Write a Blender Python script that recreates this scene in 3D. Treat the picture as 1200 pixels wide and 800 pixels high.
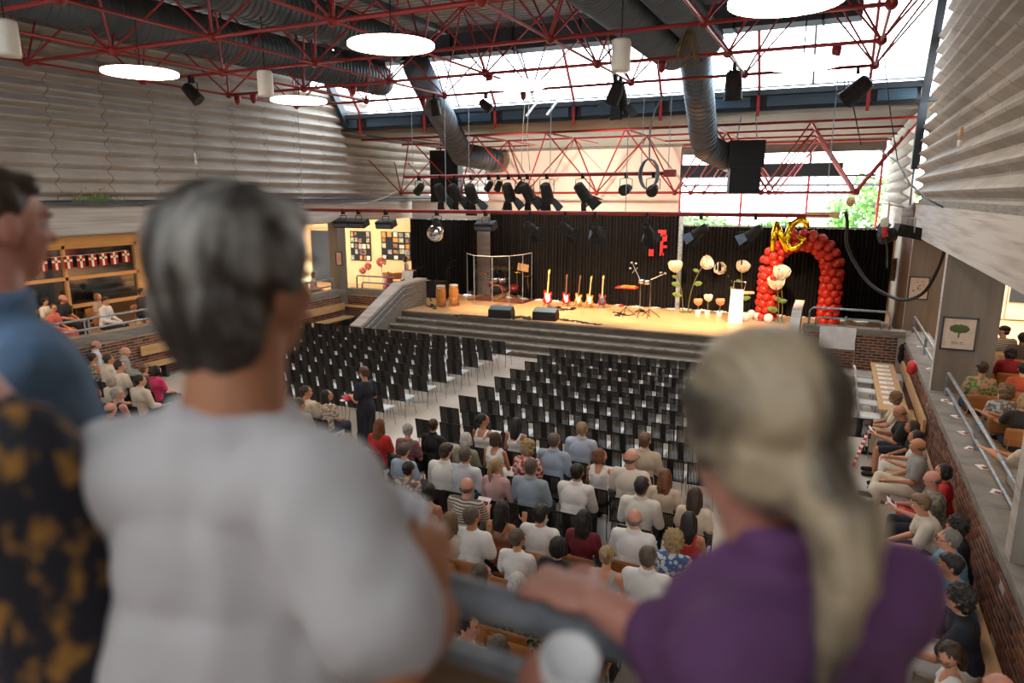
import bpy, math, random
from math import sin, cos, pi, radians as R
from mathutils import Vector as V, Matrix as MX, noise
random.seed(7)
sc = bpy.context.scene
for o in list(bpy.data.objects): bpy.data.objects.remove(o)
col = sc.collection

# ------------------------------------------------------------- camera
H = 5.1; YAW = R(25.2); PIT = R(12.06); F = 800.0
cd = bpy.data.cameras.new('camera'); cam = bpy.data.objects.new('camera', cd); col.objects.link(cam)
cam.location = (0, 0, H); cam.rotation_euler = (pi/2 - PIT, 0, YAW)
cd.sensor_width = 36; cd.lens = 24; cd.clip_start = .02; cd.clip_end = 400
cd.dof.use_dof = True; cd.dof.focus_distance = 13; cd.dof.aperture_fstop = 1.5
sc.camera = cam
# ------------------------------------------------------------- world
w = bpy.data.worlds.new('overcast_sky'); sc.world = w; w.use_nodes = True
bg = w.node_tree.nodes['Background']; bg.inputs[0].default_value = (.86, .94, 1, 1); bg.inputs[1].default_value = 11.0
# ------------------------------------------------------------- exposure
vs = sc.view_settings; vs.view_transform = 'Standard'; vs.look = 'None'; vs.gamma = 1; vs.use_curve_mapping = False
vs.exposure = 0.1
sc.cycles.use_denoising = True
sc.cycles.max_bounces = 5; sc.cycles.diffuse_bounces = 3; sc.cycles.glossy_bounces = 2; sc.cycles.transparent_max_bounces = 12
sc.cycles.sample_clamp_indirect = 6
# ------------------------------------------------------------- lights
def area(name, loc, size, power, color, rot=(0, 0, 0), spread=180):
    l = bpy.data.lights.new(name, 'AREA'); l.energy = power; l.color = color; l.shape = 'RECTANGLE'
    l.size, l.size_y = size; l.spread = R(spread)
    o = bpy.data.objects.new(name, l); o.location = loc; o.rotation_euler = rot; col.objects.link(o); return o
def spot(name, loc, to, power, color, ang=50, blend=.6, rad=.15):
    l = bpy.data.lights.new(name, 'SPOT'); l.energy = power; l.color = color; l.spot_size = R(ang); l.spot_blend = blend; l.shadow_soft_size = rad
    o = bpy.data.objects.new(name, l); o.location = loc
    o.rotation_euler = (V(to) - V(loc)).to_track_quat('-Z', 'Y').to_euler(); col.objects.link(o); return o
WARM = (1, .68, .38)
area('left_gallery_lamps', (-19.3, 13, 3.92), (1.6, 16), 210, WARM)
area('right_gallery_lamps', (4.2, 17, 3.92), (1.6, 18), 85, WARM)
area('window_room_fill', (-22.2, 13, 3.9), (1.2, 5), 45, (.85, .95, 1))  # added fill that brightens the room wall seen through the window
area('left_wing_lamps', (-19.4, 24.6, 4.4), (2.5, 3), 95, WARM)
area('right_wing_lamps', (3.6, 26.5, 4.3), (3, 3), 120, WARM)
for k, (x, tx) in enumerate(((-12, -11), (-8.5, -8), (-5, -5), (-1.5, -2.5))):
    spot('stage_wash', (x, 20.4, 5.55), (tx, 24.2, .85), 2600, (1, .72, .45), 62, .8)
area('stage_ceiling_lamps', (-7, 24.9, 4.6), (10, .6), 160, (1, .78, .55))
for x in (-11, -7): spot('screen_wash', (x, 20.4, 6.2), (x*.8-1.5, 25.7, 5.7), 1000, (1, .80, .66), 75, .8)
area('rear_balcony_fill', (-2.2, -2.4, 6.6), (6, 1.5), 75, (1, .86, .76), (R(-35), 0, 0))  # added unseen fill from behind onto the figures at the rail

# ------------------------------------------------------------- pixel -> point on a real plane of the hall
fw = V((-sin(YAW)*cos(PIT), cos(YAW)*cos(PIT), -sin(PIT))); rt = V((cos(YAW), sin(YAW), 0)); up = rt.cross(fw)
def ray(x, y): return fw + rt*((x-600)/F) - up*((y-400)/F)
def atz(x, y, z): r = ray(x, y); return V((0, 0, H)) + r*((z-H)/r.z)
def aty(x, y, Y): r = ray(x, y); return V((0, 0, H)) + r*(Y/r.y)
def atx(x, y, X): r = ray(x, y); return V((0, 0, H)) + r*(X/r.x)
def atd(x, y, d): return V((0, 0, H)) + ray(x, y)*d

# ------------------------------------------------------------- materials
def mat(name, c, rough=.7, metal=0, c2=None, scale=8, detail=4, bump=0, stretch=None, kind='noise', lo=.35, hi=.65, spec=.5, emit=0):
    m = bpy.data.materials.new(name); m.use_nodes = True; nt = m.node_tree; b = nt.nodes['Principled BSDF']
    b.inputs['Base Color'].default_value = (*c, 1); b.inputs['Roughness'].default_value = rough; b.inputs['Metallic'].default_value = metal
    b.inputs['Specular IOR Level'].default_value = spec
    if emit: b.inputs['Emission Color'].default_value = (*c, 1); b.inputs['Emission Strength'].default_value = emit
    if c2 is None: c2 = tuple(x*.86 for x in c)
    tc = nt.nodes.new('ShaderNodeTexCoord'); mp = nt.nodes.new('ShaderNodeMapping')
    nt.links.new(tc.outputs['Object'], mp.inputs[0])
    if stretch: mp.inputs['Scale'].default_value = stretch
    if kind == 'noise': t = nt.nodes.new('ShaderNodeTexNoise'); t.inputs['Scale'].default_value = scale; t.inputs['Detail'].default_value = detail; out = t.outputs['Fac']
    elif kind == 'voronoi': t = nt.nodes.new('ShaderNodeTexVoronoi'); t.inputs['Scale'].default_value = scale; out = t.outputs['Distance']
    elif kind == 'wave': t = nt.nodes.new('ShaderNodeTexWave'); t.inputs['Scale'].default_value = scale; t.inputs['Distortion'].default_value = 1.5; out = t.outputs['Fac']
    elif kind == 'stripe': t = nt.nodes.new('ShaderNodeTexWave'); t.inputs['Scale'].default_value = scale; t.bands_direction = 'Z'; out = t.outputs['Fac']
    elif kind == 'check': t = nt.nodes.new('ShaderNodeTexChecker'); t.inputs['Scale'].default_value = scale; out = t.outputs['Fac']
    nt.links.new(mp.outputs[0], t.inputs['Vector'])
    rp = nt.nodes.new('ShaderNodeValToRGB'); rp.color_ramp.elements[0].position = lo; rp.color_ramp.elements[1].position = hi
    rp.color_ramp.elements[0].color = (*c, 1); rp.color_ramp.elements[1].color = (*c2, 1)
    nt.links.new(out, rp.inputs[0]); nt.links.new(rp.outputs[0], b.inputs['Base Color'])
    if emit: nt.links.new(rp.outputs[0], b.inputs['Emission Color'])
    if bump:
        bp = nt.nodes.new('ShaderNodeBump'); bp.inputs['Strength'].default_value = bump; bp.inputs['Distance'].default_value = .02
        nt.links.new(out, bp.inputs['Height']); nt.links.new(bp.outputs[0], b.inputs['Normal'])
    return m
def glassmat(name, tint, trans=.9, rough=.05):
    m = bpy.data.materials.new(name); m.use_nodes = True; nt = m.node_tree; nt.nodes.clear()
    o = nt.nodes.new('ShaderNodeOutputMaterial'); mx = nt.nodes.new('ShaderNodeMixShader'); t = nt.nodes.new('ShaderNodeBsdfTransparent'); g = nt.nodes.new('ShaderNodeBsdfGlossy')
    t.inputs[0].default_value = (*tint, 1); g.inputs['Roughness'].default_value = rough; mx.inputs[0].default_value = 1-trans
    nt.links.new(t.outputs[0], mx.inputs[1]); nt.links.new(g.outputs[0], mx.inputs[2]); nt.links.new(mx.outputs[0], o.inputs[0]); return m
M = dict(
 conc=mat('board_marked_concrete', (.27, .245, .215), .85, c2=(.18, .16, .14), scale=3, bump=.3, stretch=(1, 1, 7)),
 beam=mat('pale_board_marked_concrete', (.50, .46, .42), .85, c2=(.30, .25, .20), scale=1.3, detail=8, bump=.2, stretch=(.35, .35, 9), lo=.42, hi=.8),
 colm=mat('column_concrete', (.22, .19, .155), .85, c2=(.155, .135, .11), scale=1.3, detail=6, bump=.1, stretch=(5, 5, .5), lo=.3, hi=.8),
 corr=mat('corrugated_concrete', (.44, .40, .355), .85, c2=(.31, .27, .225), scale=1.1, detail=6, bump=.12, stretch=(1, 1, 1), lo=.3, hi=.8),
 step=mat('stair_concrete', (.15, .125, .10), .85, c2=(.10, .085, .068), scale=2, detail=6, stretch=(1, 2, 2)),
 nosing=mat('worn_step_edge', (.42, .39, .35), .7, c2=(.22, .2, .18), scale=5),
 floor=mat('pale_polished_floor', (.60, .55, .50), .35, c2=(.48, .42, .36), scale=.7, detail=5),
 stage=mat('varnished_stage_boards', (.72, .44, .22), .35, c2=(.62, .35, .16), scale=2, stretch=(.5, 6, 1)),
 gfloor=mat('gallery_wood_floor', (.55, .30, .12), .4, c2=(.45, .23, .09), scale=2, stretch=(.5, 6, 1)),
 yellow=mat('warm_yellow_paint', (.74, .52, .26), .8, c2=(.68, .47, .23), scale=2),
 cream=mat('cream_paint', (.72, .60, .42), .7, scale=2),
 brick=mat('red_brown_brick', (.20, .065, .035), .85, c2=(.11, .04, .026), scale=4, detail=2),
 brick2=mat('dark_burnt_brick', (.10, .04, .03), .85, c2=(.06, .03, .025), scale=4),
 brick3=mat('orange_brick', (.30, .10, .045), .85, c2=(.2, .07, .035), scale=4),
 mortar=mat('pale_mortar', (.46, .38, .30), .9, scale=20),
 red=mat('red_painted_steel', (.33, .016, .014), .45, c2=(.22, .011, .011), scale=4),
 darksteel=mat('dark_blue_grey_steel', (.045, .055, .068), .5, c2=(.03, .037, .046), scale=3),
 bluesteel=mat('steel_blue_panel', (.12, .20, .27), .35, .4, c2=(.09, .15, .21), scale=3, stretch=(.3, 1, 8)),
 duct=mat('grey_blue_ribbed_duct', (.13, .16, .19), .45, .5, c2=(.10, .125, .15), scale=3),
 ductdark=mat('dark_ribbed_duct', (.07, .082, .095), .5, .3, scale=3),
 galv=mat('galvanised_rail_steel', (.36, .40, .44), .45, .35, c2=(.20, .23, .26), scale=14, detail=6),
 deck=mat('grey_metal_roof_deck', (.42, .41, .39), .5, .3, scale=2),
 boards=mat('brown_ceiling_boards', (.13, .085, .055), .85, c2=(.09, .06, .04), scale=2, stretch=(.3, 8, 1)),
 mull=mat('grey_glazing_bar', (.28, .30, .34), .5, .3, scale=4),
 black=mat('black_matt', (.012, .012, .013), .7, c2=(.018, .017, .016), scale=10, spec=.2),
 blackp=mat('black_plastic', (.014, .013, .013), .6, c2=(.03, .022, .017), scale=10, spec=.25),
 slat=mat('black_back_slats', (.030, .022, .017), .7, scale=20),
 chrome=mat('chrome_tube', (.55, .55, .56), .2, 1, scale=5),
 white=mat('white_paint', (.80, .80, .80), .5, scale=5),
 seatw=mat('pale_blue_white_seat', (.62, .68, .74), .4, c2=(.55, .62, .7), scale=5),
 ply=mat('orange_brown_plywood', (.42, .17, .045), .4, c2=(.32, .12, .03), scale=3, stretch=(1, 1, 8)),
 oak=mat('light_oak_wood', (.62, .38, .18), .5, c2=(.52, .30, .13), scale=3, stretch=(8, .6, 8)),
 curtain=mat('black_stage_curtain', (.011, .010, .010), .95, c2=(.016, .014, .013), scale=6, spec=.1),
 screen=mat('off_white_projection_screen', (.82, .70, .60), .8, c2=(.80, .68, .58), scale=1),
 paper=mat('white_paper', (.85, .85, .86), .7, scale=30),
 redc=mat('bright_red', (.62, .02, .02), .5, scale=6),
 flagred=mat('flag_red_cloth', (.30, .010, .015), .8, scale=6),
 gold=mat('gold_foil', (.95, .62, .03), .16, 1, c2=(.9, .5, .02), scale=8, bump=.6),
 balloon=mat('red_latex', (.52, .026, .012), .38, c2=(.45, .02, .01), scale=3),
 balloonw=mat('white_latex', (.85, .83, .82), .35, scale=3),
 petal=mat('cream_petal_paper', (.88, .80, .68), .7, c2=(.82, .70, .55), scale=6),
 petalp=mat('peach_petal_paper', (.85, .40, .22), .7, c2=(.75, .32, .18), scale=6),
 pink=mat('pink_tissue_paper', (.85, .28, .25), .7, scale=6),
 stem=mat('olive_stem', (.12, .11, .03), .6, scale=6),
 leaf=mat('green_leaf', (.16, .24, .05), .6, c2=(.08, .14, .03), scale=8),
 drumw=mat('amber_drum_staves', (.62, .25, .05), .3, c2=(.5, .18, .03), scale=4, stretch=(8, 8, .5)),
 acryl=glassmat('clear_acrylic', (.93, .93, .94), .9, .03),
 glass=glassmat('window_glass', (.96, .98, 1), .95, .02),
 dglass=glassmat('dark_window_glass', (.35, .42, .45), .78, .08),
 lens=mat('dark_lens_glass', (.03, .04, .06), .1, scale=5),
 filt=mat('blue_grey_gel', (.10, .16, .24), .4, scale=5),
 mirror=mat('mirror_tiles', (.85, .84, .82), .06, 1, scale=5),
 lamp=mat('lit_white_diffuser', (1, .84, .66), .6, emit=19, c2=(1, .84, .66)),
 shade=mat('opal_cylinder_shade', (.85, .78, .66), .5, c2=(.82, .74, .62), scale=3),
 foliage=mat('tree_foliage', (.10, .22, .04), .7, c2=(.22, .38, .10), scale=1.2),
 bark=mat('tree_bark', (.10, .07, .05), .9, scale=5),
 grass=mat('ground_grass', (.12, .22, .05), .9, scale=.5),
 dark=mat('dark_room', (.025, .03, .034), .7, scale=2),
 eye=mat('eye_white', (.7, .68, .65), .3, scale=4),
 lip=mat('lips', (.42, .13, .10), .5, scale=4),
 frame=mat('black_picture_frame', (.015, .013, .012), .4, scale=5),
 postg=mat('pale_poster_paper', (.72, .66, .56), .8, scale=4),
 tape=mat('white_tape', (.85, .82, .8), .6, scale=4),
 wine=mat('wine_red_paint', (.20, .015, .02), .3, scale=4),
 sun=mat('amber_sunburst', (.70, .33, .05), .25, c2=(.45, .13, .02), scale=4),
 bark2=mat('dried_bark_decor', (.10, .07, .04), .9, c2=(.2, .15, .08), scale=9),
 cardb=mat('tan_leather', (.36, .16, .05), .6, scale=9),
 cable=mat('black_cable', (.012, .012, .013), .5, scale=9),
 greyc=mat('grey_cable', (.16, .19, .23), .5, scale=9),
 hip=mat('floor_mark', (.4, .3, .2), .5, scale=9))

# ------------------------------------------------------------- mesh helpers
class MB:
    def __init__(s): s.v = []; s.f = []; s.mi = []; s.m = 0
    def add(s, vs, fs):
        n = len(s.v); s.v += [tuple(p) for p in vs]; s.f += [tuple(i+n for i in f) for f in fs]; s.mi += [s.m]*len(fs); return s
    def box(s, c, d, rot=None):
        hx, hy, hz = d[0]/2, d[1]/2, d[2]/2
        P = [V((x, y, z)) for x in (-hx, hx) for y in (-hy, hy) for z in (-hz, hz)]
        if rot is not None: P = [rot @ p for p in P]
        return s.add([p + V(c) for p in P], [(0, 1, 3, 2), (4, 6, 7, 5), (0, 4, 5, 1), (2, 3, 7, 6), (0, 2, 6, 4), (1, 5, 7, 3)])
    def bb(s, a, b): return s.box([(a[i]+b[i])/2 for i in range(3)], [abs(b[i]-a[i]) for i in range(3)])
    def cyl(s, p0, p1, r0, r1=None, n=10, caps=True):
        p0, p1 = V(p0), V(p1); r1 = r0 if r1 is None else r1; d = p1-p0
        if d.length < 1e-6: return s
        q = d.to_track_quat('Z', 'Y'); vs = []
        for p, r in ((p0, r0), (p1, r1)):
            for i in range(n): a = 2*pi*i/n; vs.append(p + q @ V((r*cos(a), r*sin(a), 0)))
        fs = [(i, (i+1) % n, n+(i+1) % n, n+i) for i in range(n)]
        if caps: fs += [tuple(range(n-1, -1, -1)), tuple(range(n, 2*n))]
        return s.add(vs, fs)
    def tube(s, pts, r, n=8):
        pts = [V(p) for p in pts]; vs = []; rr = r if isinstance(r, (list, tuple)) else [r]*len(pts)
        t0 = (pts[1]-pts[0]).normalized(); u = t0.orthogonal().normalized()
        for i, p in enumerate(pts):
            t = (pts[min(i+1, len(pts)-1)] - pts[max(i-1, 0)]).normalized(); u = (u - t*u.dot(t)).normalized(); w_ = t.cross(u)
            for k in range(n): a = 2*pi*k/n; vs.append(p + (u*cos(a) + w_*sin(a))*rr[i])
        fs = [(i*n+k, i*n+(k+1) % n, (i+1)*n+(k+1) % n, (i+1)*n+k) for i in range(len(pts)-1) for k in range(n)]
        fs += [tuple(range(n-1, -1, -1)), tuple(range((len(pts)-1)*n, len(pts)*n))]
        return s.add(vs, fs)
    def lathe(s, prof, c=(0, 0, 0), n=20, rot=None, caps=True):
        c = V(c); vs = []
        for r, z in prof:
            for k in range(n):
                p = V((r*cos(2*pi*k/n), r*sin(2*pi*k/n), z)); vs.append(c + (rot @ p if rot is not None else p))
        fs = [(i*n+k, i*n+(k+1) % n, (i+1)*n+(k+1) % n, (i+1)*n+k) for i in range(len(prof)-1) for k in range(n)]
        if caps: fs += [tuple(range(n-1, -1, -1)), tuple(range((len(prof)-1)*n, len(prof)*n))]
        return s.add(vs, fs)
    def ell(s, c, r, rot=None, nu=14, nv=9):
        if not isinstance(r, (list, tuple)): r = (r, r, r)
        c = V(c); vs = [V((0, 0, r[2]))]
        for j in range(1, nv):
            t = pi*j/nv
            for k in range(nu): a = 2*pi*k/nu; vs.append(V((r[0]*sin(t)*cos(a), r[1]*sin(t)*sin(a), r[2]*cos(t))))
        vs.append(V((0, 0, -r[2])))
        if rot is not None: vs = [rot @ p for p in vs]
        fs = [(0, 1+k, 1+(k+1) % nu) for k in range(nu)]
        for j in range(nv-2): fs += [(1+j*nu+k, 1+(j+1)*nu+k, 1+(j+1)*nu+(k+1) % nu, 1+j*nu+(k+1) % nu) for k in range(nu)]
        e = len(vs)-1; b = 1+(nv-2)*nu
        fs += [(b+k, e, b+(k+1) % nu) for k in range(nu)]
        return s.add([p + c for p in vs], fs)
    def cap(s, p0, r0, p1, r1):
        s.ell(p0, r0, nu=12, nv=8); s.ell(p1, r1, nu=12, nv=8); return s.cyl(p0, p1, r0, r1, 14)
    def quad(s, a, b, c, d): return s.add([a, b, c, d], [(0, 1, 2, 3)])
    def prism(s, poly, a0, a1, axis='x'):
        n = len(poly)
        def P(p, a): return {'x': (a, p[0], p[1]), 'y': (p[0], a, p[1]), 'z': (p[0], p[1], a)}[axis]
        return s.add([P(p, a0) for p in poly] + [P(p, a1) for p in poly], [tuple(range(n-1, -1, -1)), tuple(range(n, 2*n))] + [(i, (i+1) % n, n+(i+1) % n, n+i) for i in range(n)])
    def mesh(s, name='m', smooth=False):
        me = bpy.data.meshes.new(name); me.from_pydata(s.v, [], s.f)
        if any(s.mi): me.polygons.foreach_set('material_index', s.mi)
        if smooth: me.polygons.foreach_set('use_smooth', [True]*len(s.f))
        me.update(); return me
    def build(s, name, m, parent=None, smooth=False, loc=None):
        return put(name, s.mesh(name, smooth), m, parent, loc)
def put(name, me, m, parent=None, loc=None, rot=None):
    ms = m if isinstance(m, (list, tuple)) else [m]
    if len(me.materials) == 0:
        for q in ms: me.materials.append(q)
    o = bpy.data.objects.new(name, me); col.objects.link(o)
    for i, q in enumerate(ms):
        if me.materials[i] != q: o.material_slots[i].link = 'OBJECT'; o.material_slots[i].material = q
    if parent is not None: o.parent = parent
    if loc is not None: o.location = loc
    if rot is not None: o.rotation_euler = rot
    return o
def tag(o, label=None, cat=None, group=None, kind=None):
    for k, v in (('label', label), ('category', cat), ('group', group), ('kind', kind)):
        if v: o[k] = v
    return o
def empty(name, loc=(0, 0, 0), rz=0, label=None, cat=None, group=None, kind=None):
    o = bpy.data.objects.new(name, None); o.empty_display_size = .2; col.objects.link(o); o.location = loc; o.rotation_euler = (0, 0, rz)
    return tag(o, label, cat, group, kind)
def struct(o): o['kind'] = 'structure'; return o
KIDS = {}
def copy_tree(o, parent=None):
    c = o.copy(); col.objects.link(c); c.parent = parent
    if o.name not in KIDS: KIDS[o.name] = list(o.children)
    for ch in KIDS[o.name]: copy_tree(ch, c)
    return c
UC = MB().cyl((0, 0, 0), (0, 0, 1), 1, n=8).mesh('unit_bar')
def bar(name, p0, p1, r, m, parent):
    p0, p1 = V(p0), V(p1); o = put(name, UC, m, parent); d = p1-p0
    o.location = p0; o.rotation_mode = 'QUATERNION'; o.rotation_quaternion = d.to_track_quat('Z', 'Y'); o.scale = (r, r, d.length); return o
def stuff(o): o['kind'] = 'stuff'; return o
ORD = ['zeroth', 'first', 'second', 'third', 'fourth', 'fifth', 'sixth', 'seventh', 'eighth', 'ninth', 'tenth', 'eleventh', 'twelfth', 'thirteenth', 'fourteenth', 'fifteenth', 'sixteenth', 'seventeenth']
XL, XR = -17.5, 1.95
# ============================================================= THE SETTING
struct(MB().bb((-17.8, -3, -.2), (2.2, 22.3, 0)).build('floor', M['floor']))
sf = struct(MB().bb((-24, 21.42, .79), (7, 29, .85)).build('floor_stage', M['stage']))
struct(MB().bb((-21.5, -3, .7), (-17.75, 21.4, .85)).build('floor_gallery_left', M['gfloor']))
struct(MB().bb((2.25, -3, .7), (7, 21.4, .85)).build('floor_gallery_right', M['gfloor']))
struct(MB().bb((-16.0, -3, 3.2), (1.9, .80, 3.38)).build('floor_balcony', M['conc']))
# stage steps: four treads and the stage edge
st = tag(empty('trim_stage_steps', (0, 0, 0)), kind='structure')
Ys = [19.58, 19.95, 20.38, 20.8, 21.18, 21.42]
for k in range(5):
    y0 = Ys[k]; z1 = .17*(k+1)
    MB().bb((-14.55, y0, 0), (-.75, 22.0, z1-.012)).build('step', M['step'], st) if k < 4 else MB().bb((-14.55, y0, 0), (-.75, 21.42, .838)).build('step', M['step'], st)
    MB().bb((-14.55, y0-.015, z1-.05), (-.75, y0+.06, z1)).build('nosing', M['nosing'] if k < 4 else M['step'], st)
# ---- corrugated upper walls, every panel its own piece
def corr_panel(xw, sgn, y0, y1, z0, z1, parent, pitch=.345, amp=.10, prof=None):
    vs = []; n = int((z1-z0)/pitch*8)
    for i in range(n+1):
        z = z0 + (z1-z0)*i/n; t = (z/pitch) % 1
        s = 1 if t < .12 else (1-2*(t-.12)/.42 if t < .54 else (-1 if t < .68 else -1+2*(t-.68)/.32))
        x = xw + sgn*amp*s
        for y in (y0, y1): vs += [(x, y, z), (xw - sgn*.25, y, z)]
    fs = []
    for i in range(n):
        a = i*4; b = a+4
        fs += [(a, a+2, b+2, b), (a+1, b+1, b+3, a+3), (a, b, b+1, a+1), (a+2, a+3, b+3, b+2)]
    return MB().add(vs, fs).build('panel', M['corr'], parent)
def glaze_z(y): return 8.05 + 1.32*(22-y)
wl = tag(empty('wall_left', (0, 0, 0)), kind='structure')
for k in range(-6, 12):
    y0 = 10.88 + 1.405*(k-3)
    if y0 < -3: continue
    corr_panel(XL, 1, y0+.012, y0+1.393, 4.98, 10.3 if y0 < 19.2 else 8.9, wl)
for k in range(12, 20):
    y0 = 10.88+1.405*(k-3); corr_panel(XL, 1, y0+.012, y0+1.393, 4.98, 7.45, wl)
MB().bb((XL-.35, -3, 4.9), (XL-.12, 20.4, 10.3)).build('backing', M['dark'], wl)
MB().bb((XL-.35, 20.4, 4.9), (XL-.12, 31.5, 7.5)).build('backing', M['dark'], wl)
MB().bb((XL-.3, -3, 4.86), (XL+.16, 31.5, 4.95)).build('ledge', M['darksteel'], wl)
MB().bb((XL-.35, -3, 4.12), (XL, 31.5, 4.86)).build('beam', M['beam'], wl)
wr = tag(empty('wall_right', (0, 0, 0)), kind='structure')
for k in range(0, 18):
    y1 = 22.55 - 1.405*k
    z1 = 10.3 if y1 < 20.4 else min(10.3, glaze_z(y1)-.2)
    corr_panel(XR, -1, y1-1.393, y1-.012, 4.98, max(z1, 7.0), wr)
for k in range(0, 8):
    y0 = 23.2 + 1.35*k; corr_panel(1.72, -1, y0+.012, y0+1.34, 4.75, 7.45, wr)
MB().bb((XR+.12, -3, 4.9), (XR+.35, 20.4, 10.3)).build('backing', M['dark'], wr)
MB().bb((XR+.05, -3, 4.86), (XR+.3, 22.6, 4.98)).build('ledge', M['conc'], wr)
MB().bb((XR, -3, 4.02), (XR+.35, 22.6, 4.86)).build('beam', M['beam'], wr)
MB().bb((1.66, 23, 4.02), (2.1, 34, 4.75)).build('beam', M['beam'], wr)
# ---- brick parapets: real bricks
def bricks(parent, fn, length, z0, z1, near=0, bl=.24, ch=.081, proud=.005, order=None):
    """fn(s, z) -> point on the face and outward normal handled by caller"""
    cells = []; nr = int((z1-z0)/ch)
    for r in range(nr):
        s = -(bl/2 if r % 2 else 0)
        while s < length:
            a, b = max(0, s), min(length, s+bl)
            if b-a > .04: cells.append((a+.007, b-.007, z0+r*ch+.009, z0+(r+1)*ch-.009))
            s += bl
    if order: cells.sort(key=order)
    mats = [M['brick'], M['brick'], M['brick2'], M['brick3']]; rest = [MB() for _ in range(4)]; shared = {}
    for i, (a, b, c, d) in enumerate(cells):
        m = random.choice((0, 0, 1, 2, 3)); m = min(m, 3); pr = proud + random.uniform(-.003, .005)
        p0, p1 = fn(a, c, pr), fn(b, d, -.05)
        if i < near:
            cpt = [(p0[j]+p1[j])/2 for j in range(3)]; dd = [round(abs(p1[j]-p0[j]), 3) for j in range(3)]
            key = tuple(dd)
            if key not in shared: shared[key] = MB().box((0, 0, 0), dd).mesh('brick')
            put('brick', shared[key], mats[m], parent, cpt)
        else: rest[m].bb(p0, p1)
    for m in (0, 2, 3):
        if m == 0: rest[0].v and None
        if rest[m].v: stuff(rest[m].build('bricks', mats[m], parent))
    if rest[1].v: stuff(rest[1].build('bricks', mats[1], parent))
pr_ = tag(empty('wall_right_parapet', (0, 0, 0)), kind='structure')
MB().bb((XR+.02, -3, 0), (XR+.3, 22.4, 1.18)).build('mortar_core', M['mortar'], pr_)
for k in range(4):
    MB().bb((XR-.03, -3+6.35*k+.005, 1.18), (2.62, -3+6.35*(k+1)-.005, 1.3)).build('coping_slab', M['conc'], pr_)
bricks(pr_, lambda s, z, p: (XR+.02-p, 4+s, z), 18.3, 0, 1.18, near=300, order=lambda c: abs(c[0]+4-8.9) + (3 if c[0] < 3 else 0))
pl_ = tag(empty('wall_left_parapet', (0, 0, 0)), kind='structure')
MB().bb((XL-.3, -3, 0), (XL-.02, 21.9, 1.28)).build('mortar_core', M['mortar'], pl_)
for k in range(4):
    MB().bb((XL-.34, -3+6.2*k+.005, 1.28), (XL+.03, -3+6.2*(k+1)-.005, 1.5)).build('coping_slab', M['conc'], pl_)
bricks(pl_, lambda s, z, p: (XL-.02+p, 7+s, z), 14.9, 0, 1.28)
pw = tag(empty('wall_stage_left', (0, 0, 0)), kind='structure')
MB().bb((XL, 21.72, 0), (-15.0, 22, 1.28)).build('mortar_core', M['mortar'], pw)
MB().bb((XL, 21.66, 1.28), (-14.95, 22.04, 1.5)).build('coping_slab', M['conc'], pw)
bricks(pw, lambda s, z, p: (XL+s, 21.72-p, z), 2.5, 0, 1.28)
pq = tag(empty('wall_stage_right', (0, 0, 0)), kind='structure')
MB().bb((-.62, 21.02, 0), (1.98, 21.3, 1.3)).build('mortar_core', M['mortar'], pq)
MB().bb((-.66, 20.96, 1.3), (1.94, 21.36, 1.48)).build('coping_slab', M['conc'], pq)
bricks(pq, lambda s, z, p: (-.62+s, 21.02-p, z), 2.4, 0, 1.3, near=300)
struct(MB().bb((-.74, 20.1, 0), (1.94, 20.95, .32)).build('trim_plinth', M['beam']))
# ---- sloping stair parapets
def stair_parapet(x0, x1, nm, s=1):
    e = tag(empty(nm, (0, 0, 0)), kind='structure')
    poly = [(18.75, 0), (18.75, .62), (19.1, .74), (21.35, 1.78), (23.0, 1.82), (23.0, 0)]
    MB().prism(poly, x0, x1).build('side', M['conc'], e)
    cap_ = [(18.7, .62), (19.08, .74), (21.33, 1.78), (23.02, 1.82), (23.02, 1.9), (21.3, 1.87), (19.05, .83), (18.7, .71)]
    MB().prism(cap_, x0-.03, x1+.03).build('coping', M['beam'], e); return e
stair_parapet(-15.0, -14.6, 'wall_stair_left'); stair_parapet(-.95, -.75, 'wall_stair_right')
def rail_thing(name, label, pts_list, r=.028, posts=(), cat='handrail', group=None):
    e = empty(name, (0, 0, 0), label=label, cat=cat, group=group)
    for pts in pts_list: MB().tube(pts, r).build('rail', M['galv'], e, True)
    for a, b, pr in posts: MB().cyl(a, b, pr).build('post', M['galv'], e, True)
    return e
for dx, nm, x in ((0, 'left', -14.53),):
    hr = rail_thing('stair_handrail', 'galvanised handrail sloping down the concrete stair wall left of the stage', [[(x, 18.7, .55), (x, 19.05, .62), (x, 21.3, 1.66), (x, 22.2, 1.68)], [(x, 18.8, .3), (x, 19.1, .38), (x, 21.3, 1.42), (x, 22.2, 1.44)]], .03,
        [((x, y, z-.3), (x, y, z), .02) for y, z in ((19.3, .75), (20.3, 1.2), (21.2, 1.6))])
# ---- columns
def column(name, x0, x1, y0, y1, z0, z1):
    c = tag(empty(name, (0, 0, 0)), kind='structure')
    MB().bb((x0, y0, z0), (x1, y1, z1)).build('shaft', M['colm'], c)
    MB().bb((x0-.004, y0+.02, z0), (x0+.004, y1-.02, z1)).build('edge', M['beam'], c); return c  # paler strip on one face, the edge highlight put into the colour
for i, y in enumerate((22.35, 15.45, 8.2)): column('wall_column_right', XR+.02, XR+1.0 if i < 2 else XR+.85, y, y+.28, 0.0 if i else .85, 4.02)
for i, y in enumerate((21.3, 14.4, 7.5)):
    column('wall_column_left', XL-.45, XL+.02, y, y+.45, 0, 4.12)
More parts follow.
